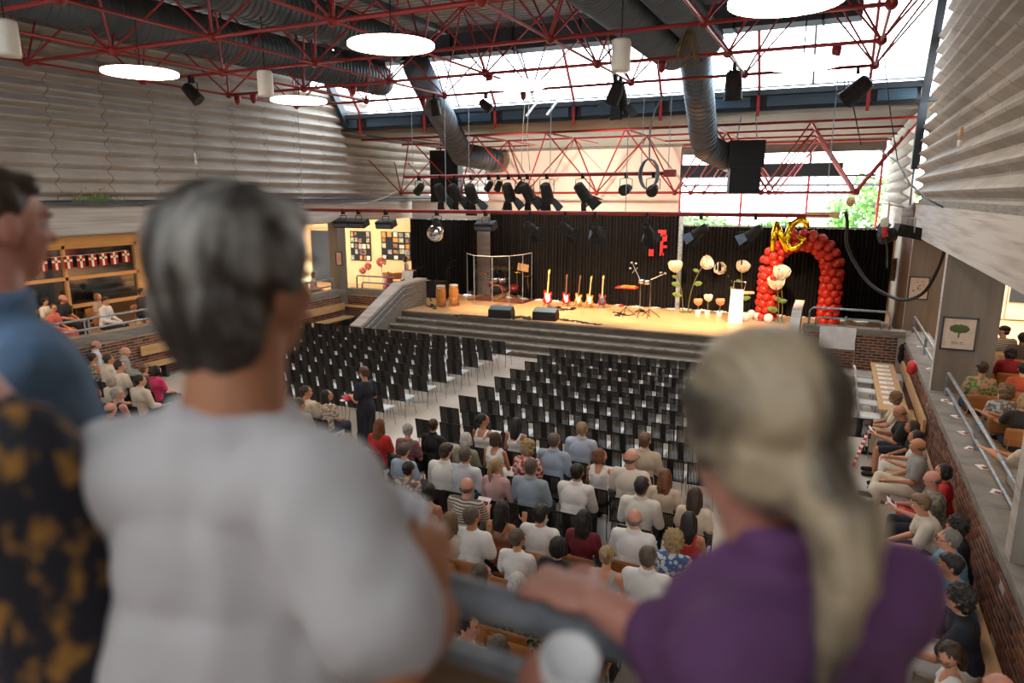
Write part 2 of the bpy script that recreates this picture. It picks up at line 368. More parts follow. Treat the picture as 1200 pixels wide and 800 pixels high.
# ---- gallery walls
gl = tag(empty('wall_gallery_left', (0, 0, 0)), kind='structure')
XG = -21.0
for (y0, y1, z0, z1) in ((-3, 10.3, .85, 4.12), (10.3, 15.32, 3.62, 4.12), (15.32, 21.3, .85, 4.12)):
    MB().bb((XG-.2, y0, z0), (XG, y1, z1)).build('plaster', M['yellow'], gl)
MB().bb((XG-.2, 21.3, .85), (XG, 21.6, 4.12)).build('plaster', M['yellow'], gl)
MB().bb((-21.4, 21.4, .85), (XG-.0, 21.6, 4.12)).build('plaster', M['yellow'], gl)
struct(MB().bb((-21.3, -3, 4.05), (XL-.3, 21.4, 4.12)).build('ceiling_gallery_left', M['cream']))
struct(MB().bb((XR+.3, -3, 4.02), (7, 22.6, 4.1)).build('ceiling_gallery_right', M['cream']))
# dark room behind the gallery window
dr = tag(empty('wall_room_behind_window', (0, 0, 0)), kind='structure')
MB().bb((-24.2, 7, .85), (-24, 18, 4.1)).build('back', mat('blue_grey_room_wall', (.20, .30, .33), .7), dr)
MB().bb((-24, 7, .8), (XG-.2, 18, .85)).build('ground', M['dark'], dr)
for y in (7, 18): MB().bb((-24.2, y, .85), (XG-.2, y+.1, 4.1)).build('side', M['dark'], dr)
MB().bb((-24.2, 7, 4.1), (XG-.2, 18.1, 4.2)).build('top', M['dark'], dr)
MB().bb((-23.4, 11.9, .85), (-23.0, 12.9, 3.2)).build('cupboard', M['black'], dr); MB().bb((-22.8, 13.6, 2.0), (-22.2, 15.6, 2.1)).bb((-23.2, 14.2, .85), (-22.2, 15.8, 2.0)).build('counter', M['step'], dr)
win = tag(empty('window_1', (0, 0, 0)), kind='structure')
wy0, wy1, wz0, wz1 = 10.3, 15.32, .85, 3.62
for y in (10.3, 12.86, 15.23):
    MB().bb((XG-.12, y-.0, wz0), (XG+.05, y+.09, wz1)).build('window_frame', M['oak'], win)
for z in (.87, 1.72, 2.58, 3.52):
    MB().bb((XG-.12, wy0, z), (XG+.05, wy1, z+.1)).build('window_frame', M['oak'], win)
for a, b in ((10.39, 12.86), (12.95, 15.23)):
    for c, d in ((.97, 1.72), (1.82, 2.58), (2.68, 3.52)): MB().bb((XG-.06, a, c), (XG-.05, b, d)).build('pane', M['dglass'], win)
# wing left of the stage: door wall, poster wall
pwall = tag(empty('wall_wing_left', (0, 0, 0)), kind='structure')
MB().bb((-25, 27.0, .85), (-17.2, 27.15, 4.9)).build('plaster', M['yellow'], pwall)
MB().bb((-25, 21.6, .85), (-24.85, 27, 4.9)).build('plaster', M['yellow'], pwall)
MB().bb((-25, 21.6, 4.9), (XL-.3, 27, 5.0)).build('ceiling_board', M['cream'], pwall)
d1 = tag(empty('door_1', (0, 0, 0)), kind='structure')
MB().bb((-23.78, 26.93, .85), (-22.64, 26.98, 3.41)).build('leaf', M['dark'], d1)
for x in (-23.88, -22.64): MB().bb((x, 26.9, .85), (x+.1, 27, 3.4)).build('jamb', M['oak'], d1)
MB().bb((-23.88, 26.9, 3.41), (-22.54, 27, 3.51)).build('lintel', M['oak'], d1)
# right gallery end walls
gr = tag(empty('wall_gallery_right', (0, 0, 0)), kind='structure')
MB().bb((7, -3, .85), (7.15, 29, 4.1)).build('plaster', M['yellow'], gr)
MB().bb((1.6, 28.6, .85), (7, 28.75, 4.9)).build('plaster', M['yellow'], gr)
MB().bb((1.55, 28.5, 2.7), (2.6, 28.6, 2.78)).build('shelf', M['oak'], gr)
MB().bb((3.4, 28.5, 1.9), (4.5, 28.6, 2.0)).build('shelf', M['dark'], gr)
MB().bb((3.2, 28.54, 2.7), (4.4, 28.6, 3.9)).build('recess', M['dark'], gr)
for x0, x1 in ((4.55, 5.5), (5.56, 7)):
    MB().bb((x0, 28.5, .9), (x1, 28.6, 3.5)).build('panel', M['cream'], gr)
MB().bb((5.6, 28.45, 1.5), (7, 28.52, 3.3)).build('chalkboard', M['dark'], gr)
MB().bb((1.95, 22.64, .85), (2.02, 28.6, 4.9)).build('wing_board', mat('brown_wing_board', (.13, .08, .04), .7), gr)
# ---- roof
rf = tag(empty('ceiling_roof_deck', (0, 0, 0)), kind='structure')
vs = []; n = 0; y = -3.0
while y < 20.3:
    for yy, z in ((y, 10.3), (y+.1, 10.3), (y+.13, 10.42), (y+.23, 10.42)):
        vs += [(-17.6, yy, z), (2.1, yy, z)]; n += 1
    y += .26
MB().add(vs, [(2*i, 2*i+1, 2*i+3, 2*i+2) for i in range(n-1)]).build('deck', M['deck'], rf)
for x in (-17.6, -11.9, -6.2, -.6): MB().bb((x-.08, -3, 10.14), (x+.08, 20.3, 10.3)).build('purlin', M['darksteel'], rf)
for y in (7.1, 12.8): MB().bb((-17.5, y-.07, 10.12), (1.95, y+.07, 10.29)).build('purlin', M['red'], rf)
MB().bb((-17.6, 20.3, 10.12), (2.1, 20.42, 10.6)).build('roof_edge', M['mull'], rf)
# stage roof
sr = tag(empty('ceiling_stage', (0, 0, 0)), kind='structure')
for k in range(24):
    MB().bb((-18.5, 22.15+.55*k, 7.5), (2.2, 22.15+.55*k+.535, 7.56)).build('board', M['boards'], sr)
MB().bb((-19, 22.1, 7.57), (2.4, 35.5, 7.7)).build('cover', M['dark'], sr)
# fascia beam under the skylight
fb = tag(empty('trim_fascia_beam', (0, 0, 0)), kind='structure')
MB().bb((-17.6, 22.0, 7.5), (1.7, 22.12, 8.0)).build('web', M['darksteel'], fb)
MB().bb((-17.6, 21.86, 7.5), (1.7, 22.1, 7.60)).build('flange', M['black'], fb)
MB().bb((-17.6, 21.80, 7.93), (1.7, 22.15, 8.08)).build('flange', M['darksteel'], fb)
for k in range(7):
    x = .45-2.84*k
    MB().bb((x-2.84+.22 if k < 6 else -17.5, 21.94, 7.63), (x-.22, 21.99, 7.91)).build('panel', M['bluesteel'], fb)
    MB().bb((x-.04, 21.8, 7.35), (x+.04, 21.9, 8.02)).build('post', M['red'], fb)
MB().bb((.67, 21.94, 7.63), (1.6, 21.99, 7.91)).build('panel', M['bluesteel'], fb)
# sloped skylight: panes and glazing bars
sk = tag(empty('window_2', (0, 0, 0)), kind='structure')
ylow, ytop = 21.9, 18.4
def gp(x, y, off=0): return (x, y-off*.8, glaze_z(y)-off*.6)
for k in range(-1, 13):
    x1 = .45-1.42*k+.71*0; x0 = x1-1.42
    if x0 < -17.6: x0 = -17.6
    if x1 > 1.8: x1 = 1.8
    a, b = ylow, ytop
    MB().add([gp(x0, a), gp(x1, a), gp(x1, b), gp(x0, b)], [(0, 1, 2, 3)]).build('pane', M['glass'], sk)
    o = MB().cyl(gp(x1, a, .04), gp(x1, b, .04), .035, n=6).build('glazing_bar', M['mull'], sk)
for yy in (ylow, 20.2, 18.6):
    MB().cyl(gp(-17.6, yy, .05), gp(1.8, yy, .05), .03, n=6).build('glazing_bar', M['mull'], sk)
for k in range(7):
    x = .45-2.84*k; MB().cyl(gp(x, 21.95, .1), gp(x, 20.1, .1), .045, n=6).build('rafter', M['red'], sk)
# two short pale rods hanging below the glazing
for x in (-9.2, -8.5):
    MB().cyl((x+.35, 21.2, 8.3), (x, 20.6, 7.55), .035).build('pale_rod', M['white'], sk)
# dark gable rafters along the corrugated walls
for nm, x in (('trim_gable_right', XR-.14), ('trim_gable_left', XL+.16)):
    g = tag(empty(nm, (0, 0, 0)), kind='structure')
    rb = MB()
    pts = [(20.0, 10.6), (22.25, 7.6), (22.6, 5.9)] if x > 0 else [(20.0, 10.6), (22.05, 7.7)]
    for (a, b), (c, d) in zip(pts[:-1], pts[1:]):
        L = math.hypot(c-a, d-b); rx = math.atan2(d-b, c-a)
        MB().box((x, (a+c)/2, (b+d)/2), (.2, L+.1, .3), MX.Rotation(rx, 3, 'X')).build('rafter', M['darksteel'], g)
MB().cyl((XR-.15, 22.6, 5.9), (XR-.15, 22.6, 4.85), .03).build('drop_pipe', M['galv'], wr, True)
# far window wall behind the stage
fwn = tag(empty('window_3', (0, 0, 0)), kind='structure')
YW = 34.0
for k in range(7):
    x1 = 1.5-2.84*k; x0 = x1-2.84
    for c, d in ((3.7, 5.5), (5.62, 6.98)): MB().bb((x0+.05, YW, c), (x1-.05, YW+.02, d)).build('pane', M['glass'], fwn)
    MB().bb((x1-.05, YW-.06, 3.6), (x1+.05, YW+.06, 7.5)).build('mullion', M['red'], fwn)
MB().bb((-18.5, YW-.05, 5.5), (1.6, YW+.05, 5.62)).build('transom', M['mull'], fwn)
MB().bb((-18.5, YW-.08, 6.98), (1.6, YW+.08, 7.56)).build('header', M['boards'], fwn)
struct(MB().bb((-18.6, YW-.1, 0), (1.8, YW+.1, 3.7)).build('wall_back', M['cream']))
bl = tag(empty('window_blind', (0, 0, 0), label='long dark roller blind half lowered across the far window band', cat='blind'))
MB().bb((-7, YW-.5, 5.95), (.0, YW-.4, 6.5)).build('cloth', M['black'], bl)
MB().cyl((-7.2, YW-.45, 5.95), (1.3, YW-.45, 5.95), .05).build('rod', M['blackp'], bl)
# ---- curtains
def curtain(name, label, x0, x1, y, z0, z1, n):
    e = tag(empty(name, (0, 0, 0), label=label, cat='curtain', group='black stage curtains'))
    vs = []; k = n*6
    for i in range(k+1):
        x = x0+(x1-x0)*i/k; yy = y + .07*sin(i*2*pi/6) + .03*sin(i*.37)
        vs += [(x, yy, z0+.02*sin(i*.2)), (x, yy, z1)]
    MB().add(vs, [(2*i, 2*i+2, 2*i+3, 2*i+1) for i in range(k)]).build('cloth', M['curtain'], e, True)
    MB().cyl((x0, y, z1+.03), (x1, y, z1+.03), .03).build('track', M['galv'], e); return e
curtain('stage_curtain', 'narrow black pleated curtain behind the congas at the left of the stage', -17.25, -13.9, 26, .87, 4.08, 26)
curtain('stage_curtain', 'wide black pleated curtain behind the guitars in the middle', -13.25, -5.3, 26, .87, 4.5, 60)
curtain('stage_curtain', 'black pleated curtain behind the balloon arch at the right', -5.2, 1.75, 26.2, .87, 3.98, 54)
struct(MB().bb((-14.4, 26.5, .85), (-12.8, 26.7, 4.9)).bb((-17.3, 26.25, 4.12), (-13.3, 26.45, 4.9)).build('wall_stage_back', M['beam']))
cp = tag(empty('curtain_emblem', (0, 0, 0), label='red block emblem sewn on the black curtain above the percussion', cat='emblem'))
for px, py, ww, hh in ((776, 273, 9, 7), (779, 279, 5, 7), (775, 291, 3.2, 16), (779, 289, 5, 3), (776.5, 298, 3, 3), (763, 296, 5.5, 7.5)):
    p = aty(px, py, 25.87); s = 27.5/800
    MB().box(p, (ww*s, .015, hh*s)).build('patch', M['redc'], cp)
struct(MB().bb((-5.33, 25.9, .85), (-5.18, 26.1, 4.5)).build('trim_post', M['galv']))
# ---- projection screen
scn = tag(empty('projection_screen', (0, 0, 0), label='large off-white screen board hanging above the stage curtain', cat='screen'))
a = aty(570, 176, 25.7); b = aty(800, 248, 25.7)
MB().bb((-13.2, 25.7, 4.45), (-5.35, 25.76, 6.85)).build('board', M['screen'], scn)
MB().bb((-13.2, 25.66, 6.82), (-5.3, 25.8, 6.9)).build('top_batten', M['conc'], scn)
MB().bb((-13.0, 25.64, 5.1), (-6.8, 25.7, 5.16)).build('seam_batten', M['screen'], scn)
# ---- outdoors
struct(MB().bb((-80, 36, -1.2), (80, 160, -1)).build('floor_ground', M['grass']))
def tree(x, y, h, s, seed, label):
    rnd = random.Random(seed); e = empty('tree', (x, y, -1), label=label, cat='tree', group='trees outside')
    MB().tube([(0, 0, 0), (.1, .1, h*.4), (0, .2, h*.75)], [.3, .22, .1]).build('trunk', M['bark'], e, True)
    mb = MB()
    for i in range(1500):
        u = V((rnd.gauss(0, 1), rnd.gauss(0, 1), rnd.gauss(0, .8))).normalized()*rnd.uniform(.55, 1)
        c = V((u.x*s, u.y*s, h*.62+u.z*h*.38)); q = V((rnd.uniform(-1, 1), rnd.uniform(-1, 1), rnd.uniform(-1, 1))).normalized()
        a_ = q.orthogonal().normalized()*rnd.uniform(.1, .22); b_ = q.cross(a_)
        mb.add([c-a_, c-b_, c+a_, c+b_], [(0, 1, 2, 3)])
    mb.build('foliage', M['foliage'], e); return e
for i, (x, y, h, s, lb) in enumerate(((1.8, 45, 7.6, 2.5, 'green tree beyond the far window at its right end'), (-3.5, 53, 4.6, 2.4, 'low green tree outside the far window beside the taller one'),
        (-10, 56, 4.8, 3.0, 'green bushy tree outside behind the lattice of struts'), (8.5, 41, 9, 2.8, 'leafy tree outside beyond the right end of the far window'))):
    tree(x, y, h, s, i, lb)

# ============================================================= SPACE FRAMES
NX = [.45-2.84*k for k in range(7)]
def frame(name, label, NXs, YB, zb, YT, XTs, zt, rb, rt_, skip=lambda p, q: False):
    e = tag(empty(name, (0, 0, 0), label=label, cat='roof truss'))
    def br(nm, p, q, r):
        if not skip(p, q): bar(nm, p, q, r, M['red'], e)
    for y in YB:
        for i in range(len(NXs)-1): br('bottom_chord', (NXs[i], y, zb), (NXs[i+1], y, zb), rb)
    for x in NXs:
        for j in range(len(YB)-1): br('bottom_chord', (x, YB[j], zb), (x, YB[j+1], zb), rb*.8)
    for y in YT:
        for i in range(len(XTs)-1): br('top_chord', (XTs[i], y, zt), (XTs[i+1], y, zt), rb)
    for x in XTs:
        for j in range(len(YT)-1): br('top_chord', (x, YT[j], zt), (x, YT[j+1], zt), rb*.8)
    for x in NXs:
        for y in YB:
            for X in XTs:
                for Y in YT:
                    if abs(X-x) < 1.6 and abs(Y-y) < 1.6: br('strut', (x, y, zb), (X, Y, zt), rt_)
    nd = MB().ell((0, 0, 0), .1, nu=10, nv=6).mesh('node', True)
    for x in NXs:
        for y in YB:
            if not skip((x, y, zb), (x, y, zb)): put('node', nd, M['red'], e, (x, y, zb))
    return e
YB = [10.0+2.82*j for j in range(-1, 4)]
XT = [.45+1.42-2.84*k for k in range(8)]
frame('space_frame', 'red tubular space frame under the roof deck of the hall', NX, YB, 8.0, [y-1.41 for y in YB]+[YB[-1]+1.41], XT, 10.0, .038, .023)
Y2 = [24.4, 27.25, 30.1, 32.9]
def sk2(p, q):
    y = min(p[1], q[1]); x = (p[0]+q[0])/2
    return y > 25.9 and -13.3 < x < -5.6
frame('stage_space_frame', 'red tubular space frame below the stage ceiling in front of the screen', NX, Y2, 5.2, [22.98]+[y+1.42 for y in Y2[:-1]], XT, 7.25, .042, .026, sk2)

# ---- ducts
def duct(name, label, pts, r, m, n=24, ribs=True):
    e = empty(name, (0, 0, 0), label=label, cat='air duct')
    for i in range(len(pts)-1):
        a, b = V(pts[i]), V(pts[i+1]); MB().cyl(a, b, r, n=n).build('pipe', m, e, True)
        if ribs:
            L = (b-a).length; k = int(L/.16); d = (b-a).normalized(); q = d.to_track_quat('Z', 'Y'); mb = MB()
            for j in range(1, k):
                c = a + d*(j*.16); mb.lathe([(r, -.02), (r+.022, 0), (r, .02)], c, n, q.to_matrix())
            if mb.v: stuff(mb.build('rib', m, e, True))
        if i: MB().ell(a, r*1.02, nu=20, nv=12).build('elbow', m, e, True)
    return e
zd = 9.15
duct('roof_duct', 'thick dark ribbed duct running along the roof at the far left', [(-14.2, 3, 8.85), (-14.2, 20.0, 8.85)], .48, M['ductdark'])
duct('roof_duct', 'dark ribbed duct beside the far left one, ending at the skylight', [(-11.1, 3, 9.0), (-11.1, 16.2, 9.0)], .42, M['ductdark'])
duct('roof_duct', 'left of the twin ribbed ducts near the cylinder lamp', [(-4.35, 4, 8.8), (-4.35, 19.3, 8.8)], .45, M['duct'])
duct('roof_duct', 'right of the twin ribbed ducts near the cylinder lamp', [(-3.4, 4, 8.95), (-3.4, 18.9, 8.95)], .40, M['duct'])
cb = tag(empty('cross_duct', (0, 0, 0), label='wide dark box duct crossing the hall in front of the skylight', cat='air duct'))
MB().bb((-15.8, 19.55, 9.33), (.1, 20.2, 9.95)).build('box', M['darksteel'], cb)
for k in range(8): MB().bb((-15.5+k*2.1, 19.52, 9.31), (-15.44+k*2.1, 20.22, 9.97)).build('joint', M['black'], cb)
p0 = aty(486, 70, 18.6); p1 = aty(542, 178, 24.4); p2 = p1+V((1.7*.15, 2.6, -.05)); 
duct('drop_duct', 'grey ribbed duct dropping towards the stage left of the screen', [aty(487, 75, 19.0), aty(541, 181, 23.4), aty(583, 188, 24.9)], .42, M['duct'])
duct('drop_duct', 'grey ribbed duct dropping towards the stage beside the black speaker', [aty(812, 45, 19.2), aty(826, 172, 22.4), aty(856, 187, 23.6)], .40, M['duct'])

def snapg(p):
    nx = min(NX, key=lambda v: abs(v-p.x)); ny = min(YB, key=lambda v: abs(v-p.y))
    return V((nx, p.y, p.z)) if abs(nx-p.x) < abs(ny-p.y) else V((p.x, ny, p.z))
# ---- disc lamps
for i, (x, y, lb) in enumerate(((-12.13, 9.35, 'round glowing disc lamp at the far left above the left gallery'), (-6.45, 9.35, 'round glowing disc lamp in the front row, second from the left'),
        (-.8, 9.35, 'round glowing disc lamp cut by the top edge above the balloon arch'), (-12.13, 13.6, 'round glowing disc lamp beside the left cylinder lamp'),
        (-6.4, 13.7, 'round glowing disc lamp seen against the middle of the skylight'), (-.8, 13.7, 'round glowing disc lamp seen against the right of the skylight'), (-14.2, 24.9, 'small lit disc lamp hanging low above the left of the stage'))):
    e = empty('disc_lamp', (x, y, 7.35) if i < 6 else tuple(aty(518, 228, 24.9)), label=lb, cat='ceiling lamp', group='disc lamps')
    r = .66 if i < 6 else .5
    MB().lathe([(r-.02, .035), (r-.06, .05), (.1, .06)], (0, 0, 0), 40).build('housing', M['white'], e, True)
    MB().lathe([(r-.012, -.02), (r, -.012), (r, .03), (r-.012, .035)], (0, 0, 0), 40).build('diffuser', M['lamp'], e)
    MB().cyl((0, 0, .05), (0, 0, 2.75 if i < 6 else 7.5-e.location.z), .012).build('suspension', M['blackp'], e)
for px, py, lb in ((8, 45, 'white cylinder lamp at the top left corner'), (311, 98, 'white cylinder lamp hanging from the frame above the grey haired man'), (728, 65, 'white cylinder lamp between the skylight and the twin ducts')):
    p = atz(px, py, 7.35 if px != 8 else 7.3); e = empty('cylinder_lamp', tuple(p), label=lb, cat='ceiling lamp', group='cylinder lamps')
    MB().lathe([(.05, -.25), (.15, -.245), (.155, -.2), (.155, .2), (.14, .245), (.03, .25)], (0, 0, 0), 24).build('lamp_shade', M['shade'], e, True)
    MB().cyl((0, 0, .25), (0, 0, 2.7), .012).build('hanger', M['blackp'], e)
for i, (px, py) in enumerate(((404, 104), (496, 120), (575, 94), (613, 112), (774, 76), (980, 54), (273, 116), (283, 113))):
    near = ['left of the drop duct', 'just right of the drop duct top', 'below the glowing disc in mid skylight', 'directly under the mid skylight disc', 'left of the right drop duct', 'below the front disc lamp at right', 'first on the frame over the left wall', 'second on the frame over the left wall'][i]
    p = snapg(atz(px, py, 7.85)); e = empty('red_bracket', tuple(p), label='small red bracket ' + near, cat='bracket', group='red frame brackets')
    MB().lathe([(.02, -.14), (.07, -.08), (.09, .02), (.09, .1)], (0, 0, 0), 10).build('cone', M['red'], e, True)
    MB().box((0, 0, .14), (.24, .08, .05)).build('plate', M['red'], e)
# ============================================================= RAILINGS OF THE GALLERIES
def gal_rail(x, y0, y1, label, zt=1.75, zl=1.46, zb=1.3):
    e = empty('gallery_rail', (0, 0, 0), label=label, cat='railing')
    for z, d in ((zt, 0), (zl, .08)):
        MB().tube([(x, y0+d, zb), (x, y0+d, z-.06), (x, y0+d+.06, z), (x, y1-d-.06, z), (x, y1-d, z-.06), (x, y1-d, zb)], .03).build('rail', M['galv'], e, True)
    for yy in (y0+(y1-y0)*.5,):
        for dy in (-.06, .06): MB().box((x, yy+dy, (zb+zt)/2), (.05, .02, zt-zb)).build('post', M['galv'], e)
    return e
gal_rail(2.2, 15.95, 22.1, 'grey tube rail on the right ledge between the two framed-poster columns')
gal_rail(2.2, 8.75, 15.2, 'grey tube rail on the right ledge nearer than the tree poster column')
gal_rail(2.2, 2.0, 8.0, 'grey tube rail on the right ledge behind the nearest column')
gal_rail(-17.62, 8.2, 14.2, 'grey tube rail on the left ledge before the flag window', 1.93, 1.66, 1.5)
gal_rail(-17.62, 15.2, 21.1, 'grey tube rail on the left ledge before the dark doorway', 1.93, 1.66, 1.5)
e = empty('gallery_rail', label='grey tube rail on the brick wall left of the stage stairs', cat='railing')
for z, d in ((2.0, 0), (1.74, .25)): MB().tube([(-17.1+d, 21.85, 1.5), (-17.1+d, 21.85, z-.05), (-17.05+d, 21.85, z), (-15.3-d*.2, 21.85, z)], .03).build('rail', M['galv'], e, True)
e = empty('gallery_rail', label='grey tube rail on the low brick wall right of the stage', cat='railing')
for z, d in ((1.97, 0), (1.7, .18)): MB().tube([(-.5+d, 21.15, 1.48), (-.5+d, 21.15, z-.1), (-.42+d, 21.15, z), (1.47-d, 21.15, z), (1.55-d, 21.15, z-.1), (1.55-d, 21.15, 1.48)], .032).build('rail', M['galv'], e, True)
MB().cyl((.45, 21.15, 1.48), (.45, 21.15, 1.78), .03).build('post', M['galv'], e)
wb = empty('white_board', label='blank white board leaning on the brick wall right of the stage', cat='board')
MB().box((.27, 20.93, 1.18), (.93, .03, .62), MX.Rotation(R(-3), 3, 'X')).build('sheet', M['white'], wb)
MB().cyl((-.2, 20.92, .32), (-.2, 20.92, 1.2), .018).build('leg', M['chrome'], wb)
MB().cyl((.74, 20.92, .32), (.74, 20.92, 1.2), .018).build('leg', M['chrome'], wb)
# slips of paper on the right ledge
for i, (px, py) in enumerate(((1107, 469), (1117, 473), (1121, 488), (1129, 507), (1137, 525), (1151, 547), (1168, 576), (1078, 406), (1090, 432), (1199, 580))):
    where = ['farthest on the near half', 'beside the far end of the lower tube', 'a little before the twin post', 'just beside the twin post', 'directly below the twin post', 'the large red and white one', 'between rail and column at the frame edge', 'farthest beyond the poster column', 'next to the poster column', 'at the right frame edge'][i]
    p = atz(px, py, 1.306); o = empty('programme_sheet', tuple(p), random.uniform(-.6, .6), label='folded programme on the right ledge, ' + where, cat='paper', group='programmes on the right ledge')
    MB().box((0, 0, 0), (.12, .17, .006)).build('sheet', M['paper'], o); MB().box((.02, -.03, .004), (.07, .08, .003)).build('print', M['flagred'], o)

# benches at the left wall
bn = empty('wall_bench', label='light wooden bench with backboard along the left brick wall', cat='bench')
MB().bb((-17.42, 12.5, .40), (-16.95, 21.4, .45)).build('seat', M['oak'], bn)
MB().bb((-17.46, 12.5, .68), (-17.40, 21.4, .95)).build('backrest', M['oak'], bn)
for y in (13, 15.1, 17.2, 19.3, 21.2): MB().bb((-17.4, y-.04, 0), (-17.05, y+.04, .4)).build('leg', M['darksteel'], bn)
bn = empty('wall_bench', label='wooden bench along the right brick wall under the seated row', cat='bench')
MB().bb((1.42, 4.5, .40), (1.88, 16.9, .45)).build('seat', M['oak'], bn)
MB().bb((1.86, 15.0, .55), (1.92, 20.4, .80)).build('backrest', M['oak'], bn)
for y in range(5, 17, 2): MB().bb((1.5, y-.04, 0), (1.85, y+.04, .4)).build('leg', M['darksteel'], bn)
tb = empty('long_table', label='long narrow wooden table with printed sheets by the right wall', cat='table')
MB().bb((1.12, 15.6, .71), (1.66, 20.1, .75)).build('tabletop', M['oak'], tb)
for x in (1.2, 1.58):
    for y in (15.8, 17.9, 19.9): MB().cyl((x, y, 0), (x, y, .71), .02).build('leg', M['chrome'], tb)
for i in range(9):
    o = empty('printed_sheet', (1.38, 19.75-.45*i, .753), random.uniform(-.12, .12), label=f'white printed sheet on the long table, {ORD[i+1]} from the stage end', cat='paper', group='sheets on the long table')
    MB().box((0, 0, 0), (.3, .21, .004)).build('sheet', M['paper'], o); MB().box((.05, 0, .003), (.12, .04, .002)).build('print', mat('grey_print', (.4, .42, .5)), o)
for i in range(4):
    o = empty('white_chair', (.98, 19.2-1.05*i, 0), -pi/2, label=f'white shell chair tucked under the long table, {ORD[i+1]} from the stage', cat='chair', group='white chairs at the long table')
    MB().box((0, 0, .45), (.4, .4, .03)).build('seat', M['white'], o); MB().tube([(-.2, -.2, .45), (-.22, -.24, .75), (0, -.27, .82), (.22, -.24, .75), (.2, -.2, .45)], .02).build('backrest', M['white'], o, True)
    for sx in (-.17, .17):
        for sy in (-.17, .17): MB().cyl((sx, sy, 0), (sx, sy, .44), .012).build('leg', M['chrome'], o)

# ============================================================= CHAIRS
def black_chair():
    e = empty('black_chair', label='x', cat='chair', group='black slatted chairs')
    Rb = MX.Rotation(R(9), 3, 'X')
    def bp(x, z): p = Rb @ V((x, 0, z)); return V((p.x, -.2+p.y*1, .45+p.z))
    mb = MB()
    for s in (-1, 1): mb.cyl(bp(s*.215, -.05), bp(s*.215, .37), .011, n=6)
    mb.cyl(bp(-.22, .37), bp(.22, .37), .012, n=6); mb.cyl(bp(-.215, -.03), bp(.215, -.03), .01, n=6)
    mb.build('back_frame', M['black'], e)
    c = bp(0, .17); MB().box(c, (.11, .012, .40), Rb).build('centre_panel', M['black'], e)
    mb = MB()
    for s in (-1, 1):
        for k in range(8): mb.box(bp(s*(.066+.0195*k), .17), (.0145, .008, .40), Rb)
    stuff(mb.build('slats', M['slat'], e))
    MB().box((0, 0, .45), (.43, .40, .03)).build('seat', M['seatw'], e)
    for sx in (-1, 1):
        for sy in (-1, 1): MB().cyl((sx*.19, sy*.16, .44), (sx*.215, sy*.23, 0), .011, n=6).build('leg', M['chrome'], e)
    return e
def ply_chair():
    e = empty('plywood_chair', label='x', cat='chair', group='brown plywood chairs')
    vs = []; fs = []
    for j in range(6):
        for i in range(9):
            x = -.24+.06*i; z = .58+.06*j; w_ = 1-.03*abs(j-3)
            vs.append((x*w_, -.22-.06*(j/5)+.35*x*x+.0, z + (.0 if j < 5 else -.25*x*x)))
    for j in range(5):
        for i in range(8): fs.append((j*9+i, j*9+i+1, (j+1)*9+i+1, (j+1)*9+i))
    n = len(vs); vs += [(x, y-.012, z) for x, y, z in vs]; fs += [tuple(reversed([k+n for k in f])) for f in fs]
    ring = [i for i in range(9)] + [9*j+8 for j in range(1, 6)] + [45+i for i in range(7, -1, -1)] + [9*j for j in range(4, 0, -1)]
    fs += [(ring[(k+1) % len(ring)], ring[k], ring[k]+n, ring[(k+1) % len(ring)]+n) for k in range(len(ring))]
    MB().add(vs, fs).build('backrest', M['ply'], e, True)
    MB().box((0, 0, .45), (.42, .40, .02)).build('seat', M['ply'], e)
    for s in (-1, 1): MB().tube([(s*.17, -.1, .44), (s*.18, -.2, .48), (s*.17, -.235, .7)], .011).build('back_support', M['chrome'], e)
    for sx in (-1, 1):
        for sy in (-1, 1): MB().cyl((sx*.18, sy*.16, .44), (sx*.2, sy*.21, 0), .011, n=6).build('leg', M['chrome'], e)
    return e
CH = {'b': black_chair(), 'p': ply_chair()}; used = set()
def chair(kind, x, y, z, rz, label, group=None):
    o = CH[kind] if kind not in used else copy_tree(CH[kind]); used.add(kind)
    o.location = (x, y, z); o.rotation_euler = (0, 0, rz); o['label'] = label
    if group: o['group'] = group
    return o
def pxof(p):
    d = V(p)-V((0, 0, H)); z = d.dot(fw); return 600+F*d.dot(rt)/z, 400-F*d.dot(up)/z
for k in range(9):
    y = 18.25-.885*k
    for c in range(16):
        x = -8.92-.53*c; px, py = pxof((x, y, .8))
        if px < 290 or (k == 8 and c < 2): continue
        if k == 8: continue
        chair('b', x+random.uniform(-.02, .02), y+random.uniform(-.03, .03), 0, random.uniform(-.03, .03), f'empty black chair, left block, {ORD[k+1]} row from stage, {ORD[c+1]} from aisle', 'empty black chairs in the left block')

HEADS = [(445.7, 498), (478.7, 503.5), (508.4, 498), (567, 492), (606, 496), (650, 516), (546.7, 514), (581.8, 514), (619, 524), (474.4, 527), (522.7, 529), (546, 533), (479.7, 549), (582.8, 546), (623, 547), (434, 547), (412.8, 533), (408.5, 515), (503.5, 575), (547.7, 569.5), (589, 596), (529.7, 609), (554, 604.6), (634, 602), (607.5, 630), (682.5, 502.5), (704, 534), (740, 536.5), (756, 516), (677, 552.5), (752, 569.5), (744, 606.7), (685, 606.7), (780, 558), (808, 609), (790, 632), (654.5, 639), (712, 650), (760, 652), (565.5, 672), (607, 682), (548, 733), (612, 700), (585, 757), (690, 700), (845, 665), (815, 580), (331, 455), (359.5, 459), (352, 473), (384, 463), (324.5, 474), (113, 404), (110, 419), (128, 421), (141, 429), (131.6, 446), (138, 462), (113, 461), (130, 479), (165, 446), (147, 412), (169, 432), (184, 434)]
PEOPLE_XY = [tuple(atz(x_, y_, 1.2)[:2]) for x_, y_ in HEADS]
PEOPLE_XY = [(x_, y_-.02) for x_, y_ in PEOPLE_XY]
